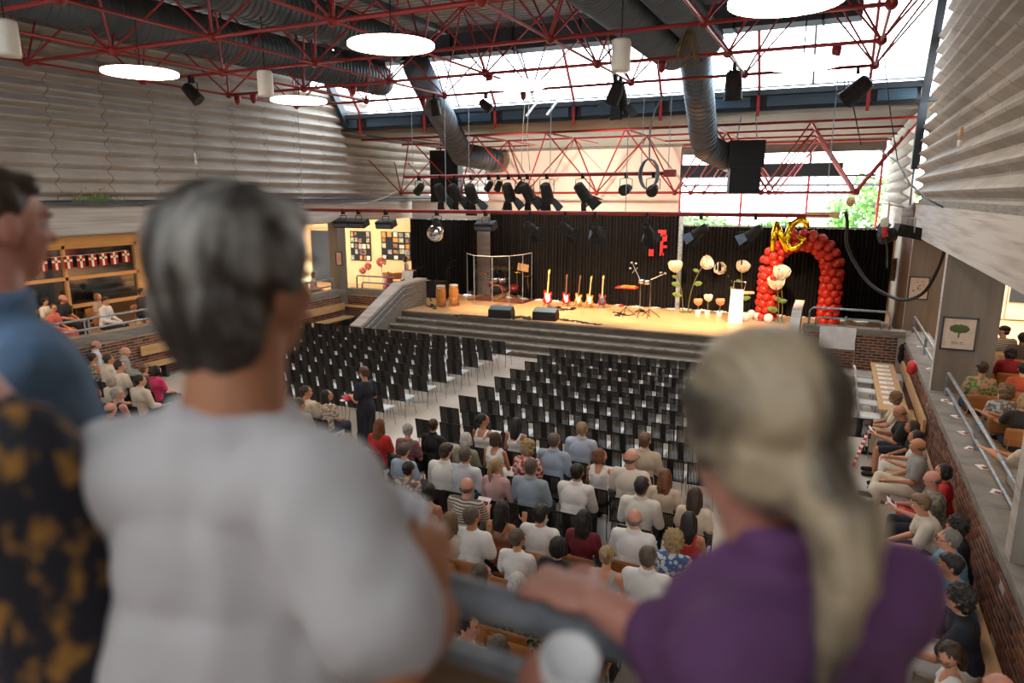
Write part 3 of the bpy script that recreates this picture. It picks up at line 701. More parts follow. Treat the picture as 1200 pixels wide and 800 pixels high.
for k in range(9):
    y = 18.0-.87*k
    for c in range(14):
        x = -6.95+.53*c
        if k == 0 and c == 0: pass
        if any(abs(x-a) < .42 and abs(y-b) < .5 for a, b in PEOPLE_XY): continue
        chair('b', x+random.uniform(-.02, .02), y+random.uniform(-.02, .02), 0, random.uniform(-.03, .03), f'empty black chair, right block, {ORD[k+1]} row from stage, {ORD[c+1]} from aisle', 'empty black chairs in the right block')
chair('b', .72, 14.75, 0, .1, 'single black slatted chair on the open floor beside the seated row at right')

# ============================================================= STAGE
SZ = .85
def sp(x, y): return atz(x, y, SZ)
for i, (px, py, lb) in enumerate(((517, 359, 'left conga drum'), (532, 358, 'right conga drum'))):
    p = sp(px, py); e = empty('conga_drum', tuple(p), label='amber wooden ' + lb + ' of the pair at the left of the stage', cat='drum', group='conga drums')
    MB().lathe([(.13, .03), (.17, .2), (.2, .45), (.19, .65), (.165, .8)], n=24).build('shell', M['drumw'], e, True)
    for z in (.3, .72): MB().lathe([(.19 if z < .5 else .185, z-.015), (.197, z), (.19 if z < .5 else .18, z+.015)], n=24).build('hoop', M['chrome'], e, True)
    MB().lathe([(.172, .78), (.175, .83), (.16, .84)], n=24).build('drumhead', M['postg'], e, True)
    for k in range(3): a = k*2.1; MB().cyl((.14*cos(a), .14*sin(a), .3), (.24*cos(a), .24*sin(a), 0), .012).build('leg', M['chrome'], e)
# drum kit
p = sp(585, 353)+V((-.1, .75, 0)); dk = empty('drum_kit', tuple(p), label='dark drum kit with cymbals behind the clear drum screen', cat='drum kit')
Rx = MX.Rotation(pi/2, 3, 'X')
MB().lathe([(.28, -.2), (.29, -.2), (.29, .2), (.28, .2)], (-.25, -.1, .32), 28, Rx).build('bass_drum', M['wine'], dk, True)
MB().lathe([(.005, .205), (.27, .205), (.275, .2)], (-.25, -.1, .32), 28, Rx).build('bass_drumhead', M['black'], dk, True)
MB().lathe([(.27, .19), (.30, .2), (.30, .235), (.275, .235)], (-.25, -.1, .32), 28, Rx, False).build('hoop', M['sun'], dk, True)
for x, y, z, r in ((-.42, -.05, .78, .15), (-.08, -.05, .8, .16), (.38, .1, .45, .2), (-.75, .25, .6, .17)):
    MB().lathe([(r*.95, -.12), (r, -.12), (r, .12), (r*.95, .12)], (x, y, z), 20, MX.Rotation(R(15), 3, 'X')).build('tom_drum' if z > .7 else 'floor_drum', M['wine'] if z < .7 else M['chrome'], dk, True)
for x, y, z, t in ((-.95, 0, 1.05, 12), (-.6, .1, 1.2, -15), (.5, .1, 1.15, 14), (.95, .2, .98, -8), (.1, .35, 1.3, 10)):
    MB().lathe([(.005, .03), (.05, .02), (.2, 0), (.2, -.004), (.05, .01), (.004, .02)], (x, y, z), 24, MX.Rotation(R(t), 3, 'Y')).build('cymbal', M['gold'], dk, True)
    MB().cyl((x, y, z), (x*1.02, y+.1, .0), .012).build('stand', M['chrome'], dk)
MB().box((.72, .3, 1.32), (.5, .1, .3), MX.Rotation(R(8), 3, 'Y')).build('music_board', M['oak'], dk)
MB().cyl((.72, .3, 1.2), (.72, .35, 0), .014).build('stand', M['black'], dk)
# clear drum screen
ds = empty('drum_screen', label='folding clear acrylic screen with tall panels around the drum kit', cat='screen')
pts = [sp(x, y) for x, y in ((548, 352), (556, 357), (577, 359), (597, 358), (612.5, 355), (623, 351))]
for a_, b_ in zip(pts[:-1], pts[1:]):
    h = 1.95; d = (b_-a_); nrm = V((-d.y, d.x, 0)).normalized()*.006
    MB().add([a_-nrm, b_-nrm, b_-nrm+V((0, 0, h)), a_-nrm+V((0, 0, h)), a_+nrm, b_+nrm, b_+nrm+V((0, 0, h)), a_+nrm+V((0, 0, h))], [(0, 1, 2, 3), (5, 4, 7, 6), (3, 2, 6, 7)]).build('panel', M['acryl'], ds)
    MB().cyl(a_+V((0, 0, h)), b_+V((0, 0, h)), .012, n=6).build('top_edge', M['tape'], ds)
for q in pts: MB().cyl(q, q+V((0, 0, 1.97)), .016, n=6).build('hinge_post', M['galv'], ds)
dr_ = empty('drum_rug', tuple(p + V((0, 0, .004))), label='dark red rug under the drum kit', cat='rug')
MB().box((0, -.1, .004), (2.5, 1.7, .008)).build('pile', M['wine'], dr_)
for q in ((555, 353),):
    pass
# guitars
def guitar(px, py, hgt, colr, guard, neckm, label, lean=8, amp=False):
    p = sp(px, py); s = hgt/1.05
    e = empty('electric_guitar', tuple(p), random.uniform(-.25, .15), label=label, cat='guitar', group='guitars on stands')
    T = MX.Rotation(R(-lean), 3, 'X'); mb = MB()
    outl = [(.0, -.02), (.10, 0), (.155, .06), (.16, .13), (.12, .20), (.115, .25), (.145, .31), (.13, .38), (.085, .37), (.04, .32), (-.03, .32), (-.07, .40), (-.12, .42), (-.15, .36), (-.125, .27), (-.11, .21), (-.15, .15), (-.155, .07), (-.10, .0)]
    def ex(pl, y0, y1): return [T @ V((x*s, y0, z*s+.12)) for x, z in pl], [T @ V((x*s, y1, z*s+.12)) for x, z in pl]
    def slab(nm, pl, y0, y1, m):
        A, B = ex(pl, y0, y1); n = len(pl)
        return MB().add(A+B, [tuple(range(n)), tuple(range(2*n-1, n-1, -1))]+[((i+1) % n, i, n+i, n+(i+1) % n) for i in range(n)]).build(nm, m, e)
    slab('body', outl, -.025, .02, colr)
    if guard: slab('pickguard', [(-.02, .03), (.06, .05), (.10, .12), (.08, .24), (.09, .32), (.03, .30), (-.04, .31), (-.09, .34), (-.08, .2), (-.05, .12)], -.032, -.027, guard)
    slab('neck', [(-.026, .26), (.026, .26), (.021, .92), (-.021, .92)], -.04, -.02, neckm)
    slab('headstock', [(-.022, .92), (.022, .92), (.045, 1.0), (.03, 1.08), (-.02, 1.06), (-.04, .98)], -.035, -.02, neckm)
    slab('bridge', [(-.03, .08), (.03, .08), (.03, .11), (-.03, .11)], -.045, -.033, M['chrome'])
    for x in (-.12, .12): MB().cyl((x, -.12, 0), (0, .12, .35), .01).build('stand', M['black'], e)
    MB().cyl((0, .25, 0), (0, .1, .7), .01).build('stand', M['black'], e); return e
rosew = mat('rosewood_neck', (.16, .06, .03), .5); maple = mat('maple_neck', (.72, .45, .18), .4); gred = mat('guitar_red_lacquer', (.45, .01, .02), .2)
guitar(641, 359, 1.30, gred, M['white'], maple, 'tall red bass guitar with white pickguard, leftmost on its stand')
guitar(663, 359, 1.12, gred, M['white'], rosew, 'red electric guitar with white pickguard and dark neck, second from left', 4)
guitar(677, 360, 1.10, M['sun'], M['postg'], rosew, 'golden yellow electric guitar, middle one of the five')
guitar(690, 361, 1.10, M['sun'], M['white'], maple, 'amber sunburst electric guitar with white pickguard, fourth from left')
guitar(705, 361, 1.12, M['wine'], M['chrome'], maple, 'dark red electric guitar with shiny plate, rightmost on its stand')
for px, py, ww, hh, m, lb in ((673, 353, .55, .55, M['darksteel'], 'grey guitar amplifier between the second and third guitars'), (708, 355, .6, .55, M['blackp'], 'dark guitar amplifier behind the rightmost guitar'), (684, 350, .4, .45, M['black'], 'small black amplifier behind the middle guitars')):
    p = sp(px, py)+V((0, .3, 0)); e = empty('guitar_amplifier', tuple(p), label=lb, cat='amplifier')
    MB().box((0, 0, hh/2), (ww, .25, hh)).build('cabinet', m, e); MB().box((0, -.13, hh*.42), (ww*.86, .012, hh*.66)).build('grille', M['duct'] if m == M['darksteel'] else M['black'], e); MB().box((0, -.13, hh*.88), (ww*.86, .015, .06)).build('control_panel', M['chrome'], e)
# stage monitor wedges
for px, py, lb in ((586, 372, 'left black wedge monitor at the stage edge'), (638, 375, 'right black wedge monitor at the stage edge')):
    p = sp(px, py)+V((0, .15, 0)); e = empty('wedge_monitor', tuple(p), .1, label=lb, cat='speaker', group='wedge monitors')
    MB().prism([(-.28, 0), (.22, 0), (.22, .2), (.05, .4), (-.28, .28)], -.42, .42).build('cabinet', M['blackp'], e)
    MB().prism([(.235, .2), (.07, .42), (.05, .4), (.22, .19)], -.38, .38).build('grille', M['darksteel'], e)
    MB().box((0, -.12, .345), (.8, .3, .02), MX.Rotation(R(20), 3, 'X')).build('top_panel', M['bluesteel'], e)
# keyboard stand + music stand
p = V((-15.4, 23.6, SZ)); e = empty('keyboard', tuple(p), .1, label='black stage piano with sheet music behind the stair wall', cat='keyboard')
MB().box((0, 0, .8), (1.3, .4, .14)).build('body', M['black'], e); MB().box((0, -.02, .875), (1.1, .15, .01)).build('keys', M['paper'], e)
for s in (-.45, .45): MB().cyl((s-.15, 0, 0), (s+.15, 0, .73), .025).build('stand', M['black'], e); MB().cyl((s+.15, .05, 0), (s-.15, .05, .73), .025).build('stand', M['black'], e)
MB().box((-.5, .1, 1.05), (.5, .03, .34), MX.Rotation(R(-20), 3, 'X')).build('sheet_holder', M['postg'], e); MB().cyl((-.5, .1, .8), (-.5, .1, 1.0), .015).build('holder_stem', M['black'], e)
for x, y, h in ((-14.3, 24.1, 1.35), (-16.1, 24.6, 1.2), (-14.7, 25.0, 1.5)):
    e = empty('microphone_stand', (x, y, SZ), label={-14.3: 'black microphone stand between the piano and congas', -16.1: 'short black microphone stand left behind the piano', -14.7: 'tall black microphone stand behind the congas'}[x], cat='stand')
    MB().cyl((0, 0, 0), (0, 0, h), .014).build('pole', M['black'], e); MB().cyl((0, 0, h), (.45, -.1, h+.12), .012).build('boom', M['black'], e)
    for k in range(3): MB().cyl((0, 0, .12), (.28*cos(k*2.1), .28*sin(k*2.1), 0), .012).build('leg', M['black'], e)
e = empty('equipment_case', (-15.2, 24.8, SZ), label='black equipment cases piled behind the stage piano', cat='case')
MB().box((0, 0, .3), (.9, .5, .6)).build('body', M['black'], e); MB().box((.1, 0, .66), (.6, .4, .12)).build('lid', M['blackp'], e)
# percussion
p = sp(746, 371); pc = empty('percussion_stand', tuple(p), label='percussion set with red table, small drums and chimes on stands', cat='percussion')
MB().box((-.42, .1, 1.02), (.75, .45, .03)).build('tray', M['redc'], pc)
MB().box((-.35, .1, 1.06), (.5, .3, .05)).build('shaker_block', M['sun'], pc)
for x, y, z in ((.12, 0, 1.28), (.32, .02, 1.26)): MB().lathe([(.09, -.08), (.1, -.08), (.1, .08), (.09, .08)], (x, y, z), 18).build('small_drum', M['chrome'], pc, True)
for (a_, b_) in (((-.42, .1, 1.0), (-.42, .1, .3)), ((.1, 0, 1.25), (.1, 0, .1)), ((.45, .05, 1.3), (.45, .05, .1)), ((.1, 0, 1.3), (-.25, .1, 1.9)), ((.45, 0, 1.35), (.95, 0, 1.6)), ((-.25, .1, 1.55), (-.05, .1, 1.75))):
    MB().cyl(a_, b_, .014).build('stand', M['chrome'] if a_[2] > 1.2 else M['black'], pc)
for cx_ in (-.42, .1, .45):
    for k in range(3): MB().cyl((cx_, .05, .3), (cx_+.38*cos(k*2.1+.5), .05+.38*sin(k*2.1+.5), 0), .013).build('leg', M['black'], pc)
for x, z in ((-.25, 1.92), (-.1, 1.9), (-.3, 1.72), (.95, 1.6), (.8, 1.62)): MB().lathe([(.03, -.03), (.06, 0), (.03, .03)], (x, 0, z), 12).build('bell', M['chrome'], pc, True)
# cables on stage
def cable(label, pts, r=.018, m=None, nm='cable', cat='cable', group='cables on the stage', wig=.06, n=40):
    rnd = random.Random(len(label)*7+int(abs(pts[0][0])*10)); out = []
    for i in range(n+1):
        t = i/n*(len(pts)-1); k = min(int(t), len(pts)-2); f = t-k; q = V(pts[k]).lerp(V(pts[k+1]), f)
        out.append(q+V((rnd.uniform(-wig, wig), rnd.uniform(-wig, wig), 0)))
    return tag(MB().tube(out, r, 6).build(nm, m or M['cable'], None, True), label, cat, group)
cable('black cable snaking along the stage edge left of the left wedge', [sp(533, 369), sp(560, 371), sp(572, 372)], .03, wig=.15)
cable('black cable heap between the two wedges', [sp(600, 373), sp(612, 371), sp(622, 375)], .035, wig=.2)
cable('black cable trailing right of the right wedge', [sp(655, 374), sp(675, 377), sp(702, 381)], .03, wig=.15)
cable('black cable coil in front of the guitars', [sp(645, 360), sp(655, 362), sp(668, 363), sp(650, 364)], .03, wig=.15)
cable('black cable coil at the foot of the percussion set', [sp(720, 366), sp(730, 368), sp(722, 370), sp(738, 369)], .03, wig=.15)
cable('thin black cable running from percussion to the flowers', [sp(760, 360), sp(790, 364), sp(850, 367)], .012, wig=.04)
cable('black cables lying by the congas', [sp(500, 358), sp(510, 362), sp(505, 356)], .02, wig=.12)
cable('yellow and black striped tape strip in front of the drum kit', [sp(536, 352), sp(556, 350)], .02, M['gold'], 'tape_strip', 'tape', None, .02)
for i, (px, py) in enumerate(((654, 361), (728, 359), (752, 365), (672, 362))):
    e = empty('effect_pedal', tuple(sp(px, py)), label='small effect pedal on the stage ' + ['by the second guitar', 'left of the percussion set', 'right under the percussion stands', 'before the third guitar'][i], cat='pedal')
    MB().box((0, 0, .03), (.16, .22, .06)).build('case', M['redc'] if i == 1 else M['blackp'], e); MB().lathe([(.02, 0), (.02, .03)], (0, .05, .06), 10).build('knob', M['chrome'], e)
# giant paper flowers
def flower(bx, by, px, py, r, label, m, face=(0, -1, .3), leaves=(), base=True, yoff=0):
    b = sp(bx, by)+V((0, yoff, 0)); t = aty(px, py, b.y-.05)-b
    e = empty('paper_flower', tuple(b), label=label, cat='flower', group='giant paper flowers')
    mid = V((t.x*.15, 0, t.z*.5)); pts = [V((0, 0, 0)).lerp(mid, k/5)*1 if k < 5 else mid.lerp(t, (k-5)/5) for k in range(11)]
    pts = [(1-u)**2*V((0, 0, 0))+2*u*(1-u)*V((t.x*.05, 0, t.z*.6))+u*u*t for u in [i/10 for i in range(11)]]
    MB().tube(pts, .018).build('stem', M['stem'], e, True)
    q = V(face).normalized().to_track_quat('Z', 'Y').to_matrix()
    for k in range(7):
        a = k*2*pi/7; vs = []
        for j in range(5):
            for i in range(5):
                u = j/4; v = (i-2)/2; rr = r*(.08+.72*sin(u*1.5)); wd = r*.56*sin(min(1, u*1.15+.15)*pi*.62)
                x = rr*cos(a)-v*wd*sin(a); y = rr*sin(a)+v*wd*cos(a); z = r*(-.1+1.25*u**1.2-.15*v*v) + .02*(k % 2)
                vs.append(t+q @ V((x, y, z)))
        MB().add(vs, [(j*5+i, j*5+i+1, (j+1)*5+i+1, (j+1)*5+i) for j in range(4) for i in range(4)]).build('petal', m, e, True)
    MB().ell(t+q @ V((0, 0, r*.25)), r*.18).build('flower_centre', M['sun'], e, True)
    for (u, sd, sz) in leaves:
        pp = (1-u)**2*V((0, 0, 0))+2*u*(1-u)*V((t.x*.05, 0, t.z*.6))+u*u*t
        d = V((sd, -.2, .25)).normalized()*sz; w_ = V((0, .3, 1)).cross(d).normalized()*sz*.28; nn = d.cross(w_).normalized()
        w_ = d.cross(V((0, -1, 0))).normalized()*sz*.27
        MB().add([pp, pp+d*.35+w_, pp+d*.75+w_*.8, pp+d, pp+d*.75-w_*.8, pp+d*.35-w_, pp+d*.5+V((0, -.03, 0))], [(0, 1, 6), (1, 2, 6), (2, 3, 6), (3, 4, 6), (4, 5, 6), (5, 0, 6)]).build('leaf', M['leaf'], e)
    if base: MB().lathe([(.12, 0), (.14, .02), (.06, .05)], n=14).build('foot', M['leaf'], e)
    else: MB().box((0, 0, .07), (.17, .17, .14)).build('pot', M['white'], e)
    return e
flower(800, 366, 791.5, 317, .28, 'tall cream paper flower, leftmost, upright bloom over curled leaves', M['petal'], (0, -.3, 1), ((.35, -1, .38), (.6, -1, .35), (.8, -1, .25)))
flower(806, 366, 824, 311, .28, 'tall cream paper flower leaning right next to the leftmost one', M['petal'], (.75, -.35, .6), ((.55, 1, .35), (.85, -1, .25)))
flower(866, 366, 848, 317, .26, 'tall cream paper flower facing forward left behind the lectern', M['petal'], (-.5, -.6, .4), ((.5, -1, .3),))
flower(868, 367, 869, 317, .27, 'tall cream paper flower above the lectern handle', M['petal'], (.25, -.3, .9), ((.3, 1, .35), (.7, -1, .22)))
flower(818, 368, 818, 357, .17, 'small peach paper flower in a white pot, left of three', M['petalp'], (0, -.2, 1), (), False)
flower(829, 368, 830, 352, .17, 'small cream paper flower in a white pot, middle of three', M['petal'], (0, -.2, 1), (), False)
flower(843, 370, 844, 357, .17, 'small peach paper flower in a white pot, right of three', M['petalp'], (0, -.2, 1), (), False)
flower(916, 378, 914, 325, .31, 'cream paper flower before the balloon arch, upper bloom', M['petal'], (.2, -.3, 1), ((.45, -1, .3),))
flower(912, 378, 910, 337, .31, 'cream paper flower before the balloon arch, lower bloom', M['petal'], (-.1, -.3, 1), ((.55, 1, .3), (.3, -1, .4)))
# lectern
p = sp(861, 379)+V((0, .1, 0)); e = empty('lectern', tuple(p), .06, label='narrow white lectern with a metal handle on top', cat='lectern')
MB().add([(-.24, -.1, 0), (.24, -.1, 0), (.20, -.05, 1.15), (-.20, -.05, 1.15), (-.24, .1, 0), (.24, .1, 0), (.20, .05, 1.15), (-.20, .05, 1.15)], [(0, 1, 2, 3), (5, 4, 7, 6), (4, 0, 3, 7), (1, 5, 6, 2), (3, 2, 6, 7)]).build('panel', M['white'], e)
MB().tube([(-.15, 0, 1.15), (-.12, .05, 1.42), (.25, .05, 1.42), (.22, 0, 1.15)], .012).build('handle', M['chrome'], e, True)
MB().add([(.18, .05, 1.02), (.55, .2, 1.04), (.5, .35, 1.07), (-.2, .3, 1.07), (.18, .05, .99), (.55, .2, 1.01), (.5, .35, 1.04), (-.2, .3, 1.04)], [(0, 1, 2, 3), (7, 6, 5, 4), (0, 4, 5, 1), (1, 5, 6, 2)]).build('shelf', M['petalp'], e)
# balloon arch
AY = 25.0
e = empty('balloon_arch', (-1.0, AY, SZ), label='arch of clustered red balloons at the right of the stage', cat='balloon arch')
BM = MB().lathe([(.01, -.17), (.05, -.162), (.11, -.12), (.15, -.03), (.155, .03), (.13, .1), (.07, .148), (.01, .16)], n=14).mesh('balloon', True)
path = []; hw = .98; zc = 1.62
for i in range(7): path.append(((-hw, zc*i/7), (0, 1)))
for i in range(13): a = pi-pi*i/12; path.append(((hw*cos(a), zc+1.02*sin(a)), (sin(a), -cos(a))))
for i in range(7): path.append(((hw, zc*(1-(i+1)/7)), (0, -1)))
rnd = random.Random(3)
MB().tube([(c[0], 0, max(c[1], 0)) for c, t in path], .03).build('arch_pole', M['redc'], e, True)
for i, (c, t) in enumerate(path):
    T = V((t[0], 0, t[1])); B = V((t[1], 0, -t[0]))
    for k in range(6):
        a = k*pi/3+(i % 2)*pi/6; d = B*cos(a)+V((0, 1, 0))*sin(a); q = V((c[0], 0, c[1]+.15))+d*.235+T*rnd.uniform(-.03, .03)
        o = put('balloon', BM, M['balloon'], e, q); o.rotation_mode = 'QUATERNION'; o.rotation_quaternion = d.to_track_quat('Z', 'Y'); s_ = rnd.uniform(.9, 1.05); o.scale = (s_, s_, s_)
for i, (px, py) in enumerate(((880, 373), (896, 373), (888, 375), (900, 378), (873, 376))):
    e = empty('white_balloon', tuple(sp(px, py)+V((0, 0, .15))), label='white balloon on the stage floor before the arch, ' + ['back left of the bunch', 'back right of the bunch', 'middle of the bunch', 'front right of the bunch', 'front left of the bunch'][i], cat='balloon', group='white balloons at the arch foot')
    o = put('skin', BM, M['balloonw'], e); MB().lathe([(.012, 0), (.02, -.02)], (0, 0, -.165), 8).build('knot', M['balloonw'], e)
# foil letters
def foil(label, strokes, px, py, s, rot):
    p = aty(px, py, AY-.45); e = empty('foil_letter', tuple(p), label=label, cat='balloon', group='gold foil letters')
    e.rotation_euler = (0, R(rot), 0); mb = MB()
    for pl in strokes:
        n = len(pl); rr = [.07 if i in (0, n-1) else .105 for i in range(n)]
        mb.tube([(x*s, 0, z*s) for x, z in pl], rr, 12)
    mb.build('balloon_skin', M['gold'], e, True); MB().tube([(0, 0, -.3*s), (.05, .1, -.5*s)], .006).build('ribbon', M['redc'], e)
foil('gold foil balloon letter N on the arch top', [[(-.24, -.5), (-.22, 0), (-.2, .5)], [(-.2, .45), (.0, 0), (.2, -.45)], [(.22, -.5), (.22, 0), (.24, .5)]], 915.5, 277, 1.0, 2)
gpts = [(.28*cos(a)+.02, .5*sin(a)) for a in [R(35+27*i) for i in range(12)]]+[(.3, -.1), (.05, -.08)]
foil('gold foil balloon letter G beside the letter N', [gpts], 933, 274, .98, 18)

# PA speakers, mirror ball
for px, py, d, ww, hh, y, lb, n in ((523.5, 207, .8, 1.15, 2.05, 24.6, 'black speaker array hanging left of the screen', 2), (874, 181, .7, 1.02, .84, 22.7, 'upper black loudspeaker hanging right of the screen', 1), (871, 211, .7, .9, .84, 22.72, 'lower black loudspeaker hanging right of the screen', 1)):
    p = aty(px, py, y); e = empty('hanging_loudspeaker', tuple(p), .25, label=lb, cat='speaker', group='hanging loudspeakers')
    for k in range(n):
        z = hh/2-hh/n*(k+.5); MB().box((0, 0, z), (ww, d, hh/n-.03)).build('cabinet', M['blackp'], e); MB().box((0, -d/2-.01, z), (ww*.92, .02, hh/n*.86)).build('grille', M['black'], e)
    for s in (-.3, .3): MB().cyl((s, 0, hh/2), (s*.7, 0, (7.45-p.z) if 'lower' not in lb else hh/2+.08), .015).build('hanger', M['galv'], e)
p = aty(510.5, 273, 18.5); e = empty('mirror_ball', tuple(p), label='silver mirror ball hanging in front of the left curtain', cat='mirror ball')
MB().ell((0, 0, 0), .265, nu=30, nv=18).build('mirror_tiles', M['mirror'], e); MB().cyl((0, 0, .26), (0, 0, .4), .03).build('cap', M['black'], e); MB().cyl((0, 0, .4), (0, 0, 4.62-p.z), .006).build('wire', M['black'], e)

# ============================================================= LIGHTING PIPES AND SPOTLIGHTS
def pipe(name, label, a, b, r, drops):
    e = empty(name, label=label, cat='lighting pipe')
    MB().cyl(a, b, r, n=12).build('tube', M['red'], e, True)
    for x, z in drops: MB().cyl((x, a[1], a[2]), (x, a[1]+.02, z), .012).build('hanger', M['galv'], e)
    return e
ZP1, YP1, ZP2, YP2 = 5.72, 20.0, 4.62, 18.5
pipe('lighting_pipe', 'upper red lighting pipe with spotlights in front of the screen', (-13.45, YP1, ZP1), (-4.3, YP1, ZP1), .055, [(x, 8.0) for x in (-13.1, -10.95, -8.12, -5.28, -4.5)])
pipe('lighting_pipe', 'long lower red lighting pipe across the hall before the curtains', (-17.4, YP2, ZP2), (-.2, YP2, ZP2), .055, [(x, 8.0) for x in (-16.6, -10.95, -5.28, -.3)])
MB().box((-.35, YP2, ZP2+.02), (.75, .1, .14)).build('junction_box', M['oak'], bpy.data.objects['lighting_pipe.001'])
MB().box((-4.45, YP1, ZP1), (.35, .12, .2)).build('junction_box', M['red'], bpy.data.objects['lighting_pipe'])
def spotlight(p, aim, label, hang=.28, s=1.0, doors=True, group=None, style='par'):
    e = empty('stage_spotlight', tuple(p), label=label, cat='spotlight', group=group)
    hz = -hang*s
    MB().box((0, 0, .0), (.07, .14, .16)).build('clamp', M['black'], e)
    if style == 'strip':
        MB().tube([(-.12, 0, hz*.9), (-.12, 0, -.12), (.12, 0, -.12), (.12, 0, hz*.9)], .014).build('yoke', M['black'], e)
        MB().box((0, 0, hz-.06), (.62*s, .34, .22), MX.Rotation(R(20), 3, 'X')).build('housing', M['blackp'], e)
        MB().box((0, -.17, hz-.13), (.58*s, .03, .1), MX.Rotation(R(20), 3, 'X')).build('lens', M['duct'], e); return e
    d = V(aim).normalized(); q = d.to_track_quat('Z', 'Y').to_matrix(); c = V((0, 0, hz-.08*s)); r = .13*s
    MB().tube([c+V((-r*1.25, 0, 0)), V((-r*1.25, 0, -.1)), V((0, 0, -.06)), V((r*1.25, 0, -.1)), c+V((r*1.25, 0, 0))], .012).build('yoke', M['black'], e)
    MB().lathe([(r*.5, -.22*s), (r*.85, -.19*s), (r*.95, -.05*s), (r, .0), (r, .16*s), (r*1.08, .17*s), (r*1.08, .2*s), (r*.9, .2*s)], c, 16, q).build('housing', M['blackp'], e, True)
    MB().lathe([(.01, .17*s), (r*.9, .175*s)], c, 16, q).build('lens', M['lens'], e)
    if doors:
        for k in range(4):
            a = k*pi/2; u = q @ V((cos(a), sin(a), 0)); v = q @ V((-sin(a), cos(a), 0)); b0 = c+d*.2*s+u*r; b1 = b0+d*.2*s+u*.12*s
            nn = (b1-b0).cross(v).normalized()*.004
            MB().add([b0-v*r*.8-nn, b0+v*r*.8-nn, b1+v*r*1.1-nn, b1-v*r*1.1-nn, b0-v*r*.8+nn, b0+v*r*.8+nn, b1+v*r*1.1+nn, b1-v*r*1.1+nn], [(3, 2, 1, 0), (4, 5, 6, 7), (2, 3, 7, 6), (0, 3, 7, 4), (1, 2, 6, 5)]).build('barn_door', M['black'] if k else M['filt'], e)
    return e
up_l = [(491, .9, 0, (-.7, .4, -.5), 'leftmost'), (516, 1.2, 1, (.2, .6, -1), 'with open flaps beside the left speaker'), (533, 1.2, 1, (.3, .6, -1), 'third from the left end'), (552, 1.3, 1, (0, .6, -1), 'just left of the screen edge'),
    (573, .7, 0, (-.6, .3, -.6), 'first of the small pair at the screen edge'), (584, .7, 0, (-.4, .3, -.6), 'second of the small pair at the screen edge'), (596, 1.2, 1, (.1, .5, -1), 'left in the middle cluster'),
    (609, .8, 0, (-.5, .3, -.6), 'small one inside the middle cluster'), (618, 1.2, 1, (.35, .6, -1), 'right in the middle cluster'), (641, 1.25, 1, (.05, .5, -1), 'alone right of the middle cluster'),
    (683, 1.2, 1, (.5, .5, -.9), 'with brown housing and flaps right of centre'), (734, 1.0, 0, (0, -1, -.15), 'round black one left of the cable coil'), (766, 1.05, 0, (.1, -1, -.2), 'round black one right of the cable coil')]
for px, s, dr0, aim, lb in up_l:
    x = aty(px, 203, YP1).x; spotlight((x, YP1, ZP1-.05), aim, 'black spotlight on the upper pipe, ' + lb, .26, s*1.15, bool(dr0), 'spotlights on the upper pipe')
lo_l = [(402, 'strip', 'leftmost on the lower pipe near the left column'), (420, 'strip', 'second on the lower pipe over the poster board'), (452, 'strip', 'third on the lower pipe over the poster boards'), (569, 'strip', 'at the gap between the left and middle curtains')]
for px, stl, lb in lo_l:
    x = aty(px, 250, YP2).x; spotlight((x, YP2, ZP2-.05), (0, 1, -.3), 'black box floodlight ' + lb, .3, 1.0, False, 'floodlights on the lower pipe', 'strip')
for px, aim, lb in ((512, (.1, .5, -1), 'above the mirror ball'), (622, (.4, .8, -.6), 'before the middle curtain, left'), (663, (.5, .7, -.6), 'before the middle curtain, centre left'), (698, (-.1, .9, -.5), 'before the middle curtain, centre right'), (759, (.1, .8, -.6), 'left of the red emblem'), (822, (-.8, .3, -.6), 'hanging before the screen post'), (886, (-.8, .4, -.6), 'left of the gold letters')):
    x = aty(px, 251, YP2).x; spotlight((x, YP2, ZP2-.05), aim, 'black spotlight with flaps on the lower pipe, ' + lb, .3, 1.0, px != 512, 'spotlights on the lower pipe')
for px, py, s, aim, lb in ((197, 88, 1.2, (.6, .2, -.7), 'below the frame between the left disc lamp and the wall'), (520, 112, 1.1, (0, .3, -1), 'on the frame beside the left drop duct'), (548, 106, 1.0, (.7, .2, -.6), 'pointing down right beside the left drop duct'), (735, 90, 1.3, (-.5, .3, -1), 'left of the pair under the cylinder lamp'), (754, 92, 1.3, (.1, .3, -1), 'right of the pair under the cylinder lamp'),
        (855, 78, 1.5, (0, .2, -1), 'below the frame right of the right drop duct'), (1006, 80, 1.6, (-.7, .2, -.6), 'below the frame at the right end of the skylight')):
    p = snapg(atz(px, py, 7.92)); spotlight(tuple(p), aim, 'black spotlight ' + lb, .2, s, px in (735, 754), 'spotlights on the space frame')
# dried decoration
p = snapg(atz(806, 30, 7.95)); e = empty('dried_branch_decoration', tuple(p), label='brown dried branch bundle hanging from the frame at the top', cat='decoration'); rnd = random.Random(9)
for i in range(26):
    a = rnd.uniform(0, 6.28); MB().tube([(0, 0, 0), (.1*cos(a), .1*sin(a), -rnd.uniform(.1, .3)), (.2*cos(a), .2*sin(a), -rnd.uniform(.3, .8))], .018, 5).build('twig', M['bark2'], e)
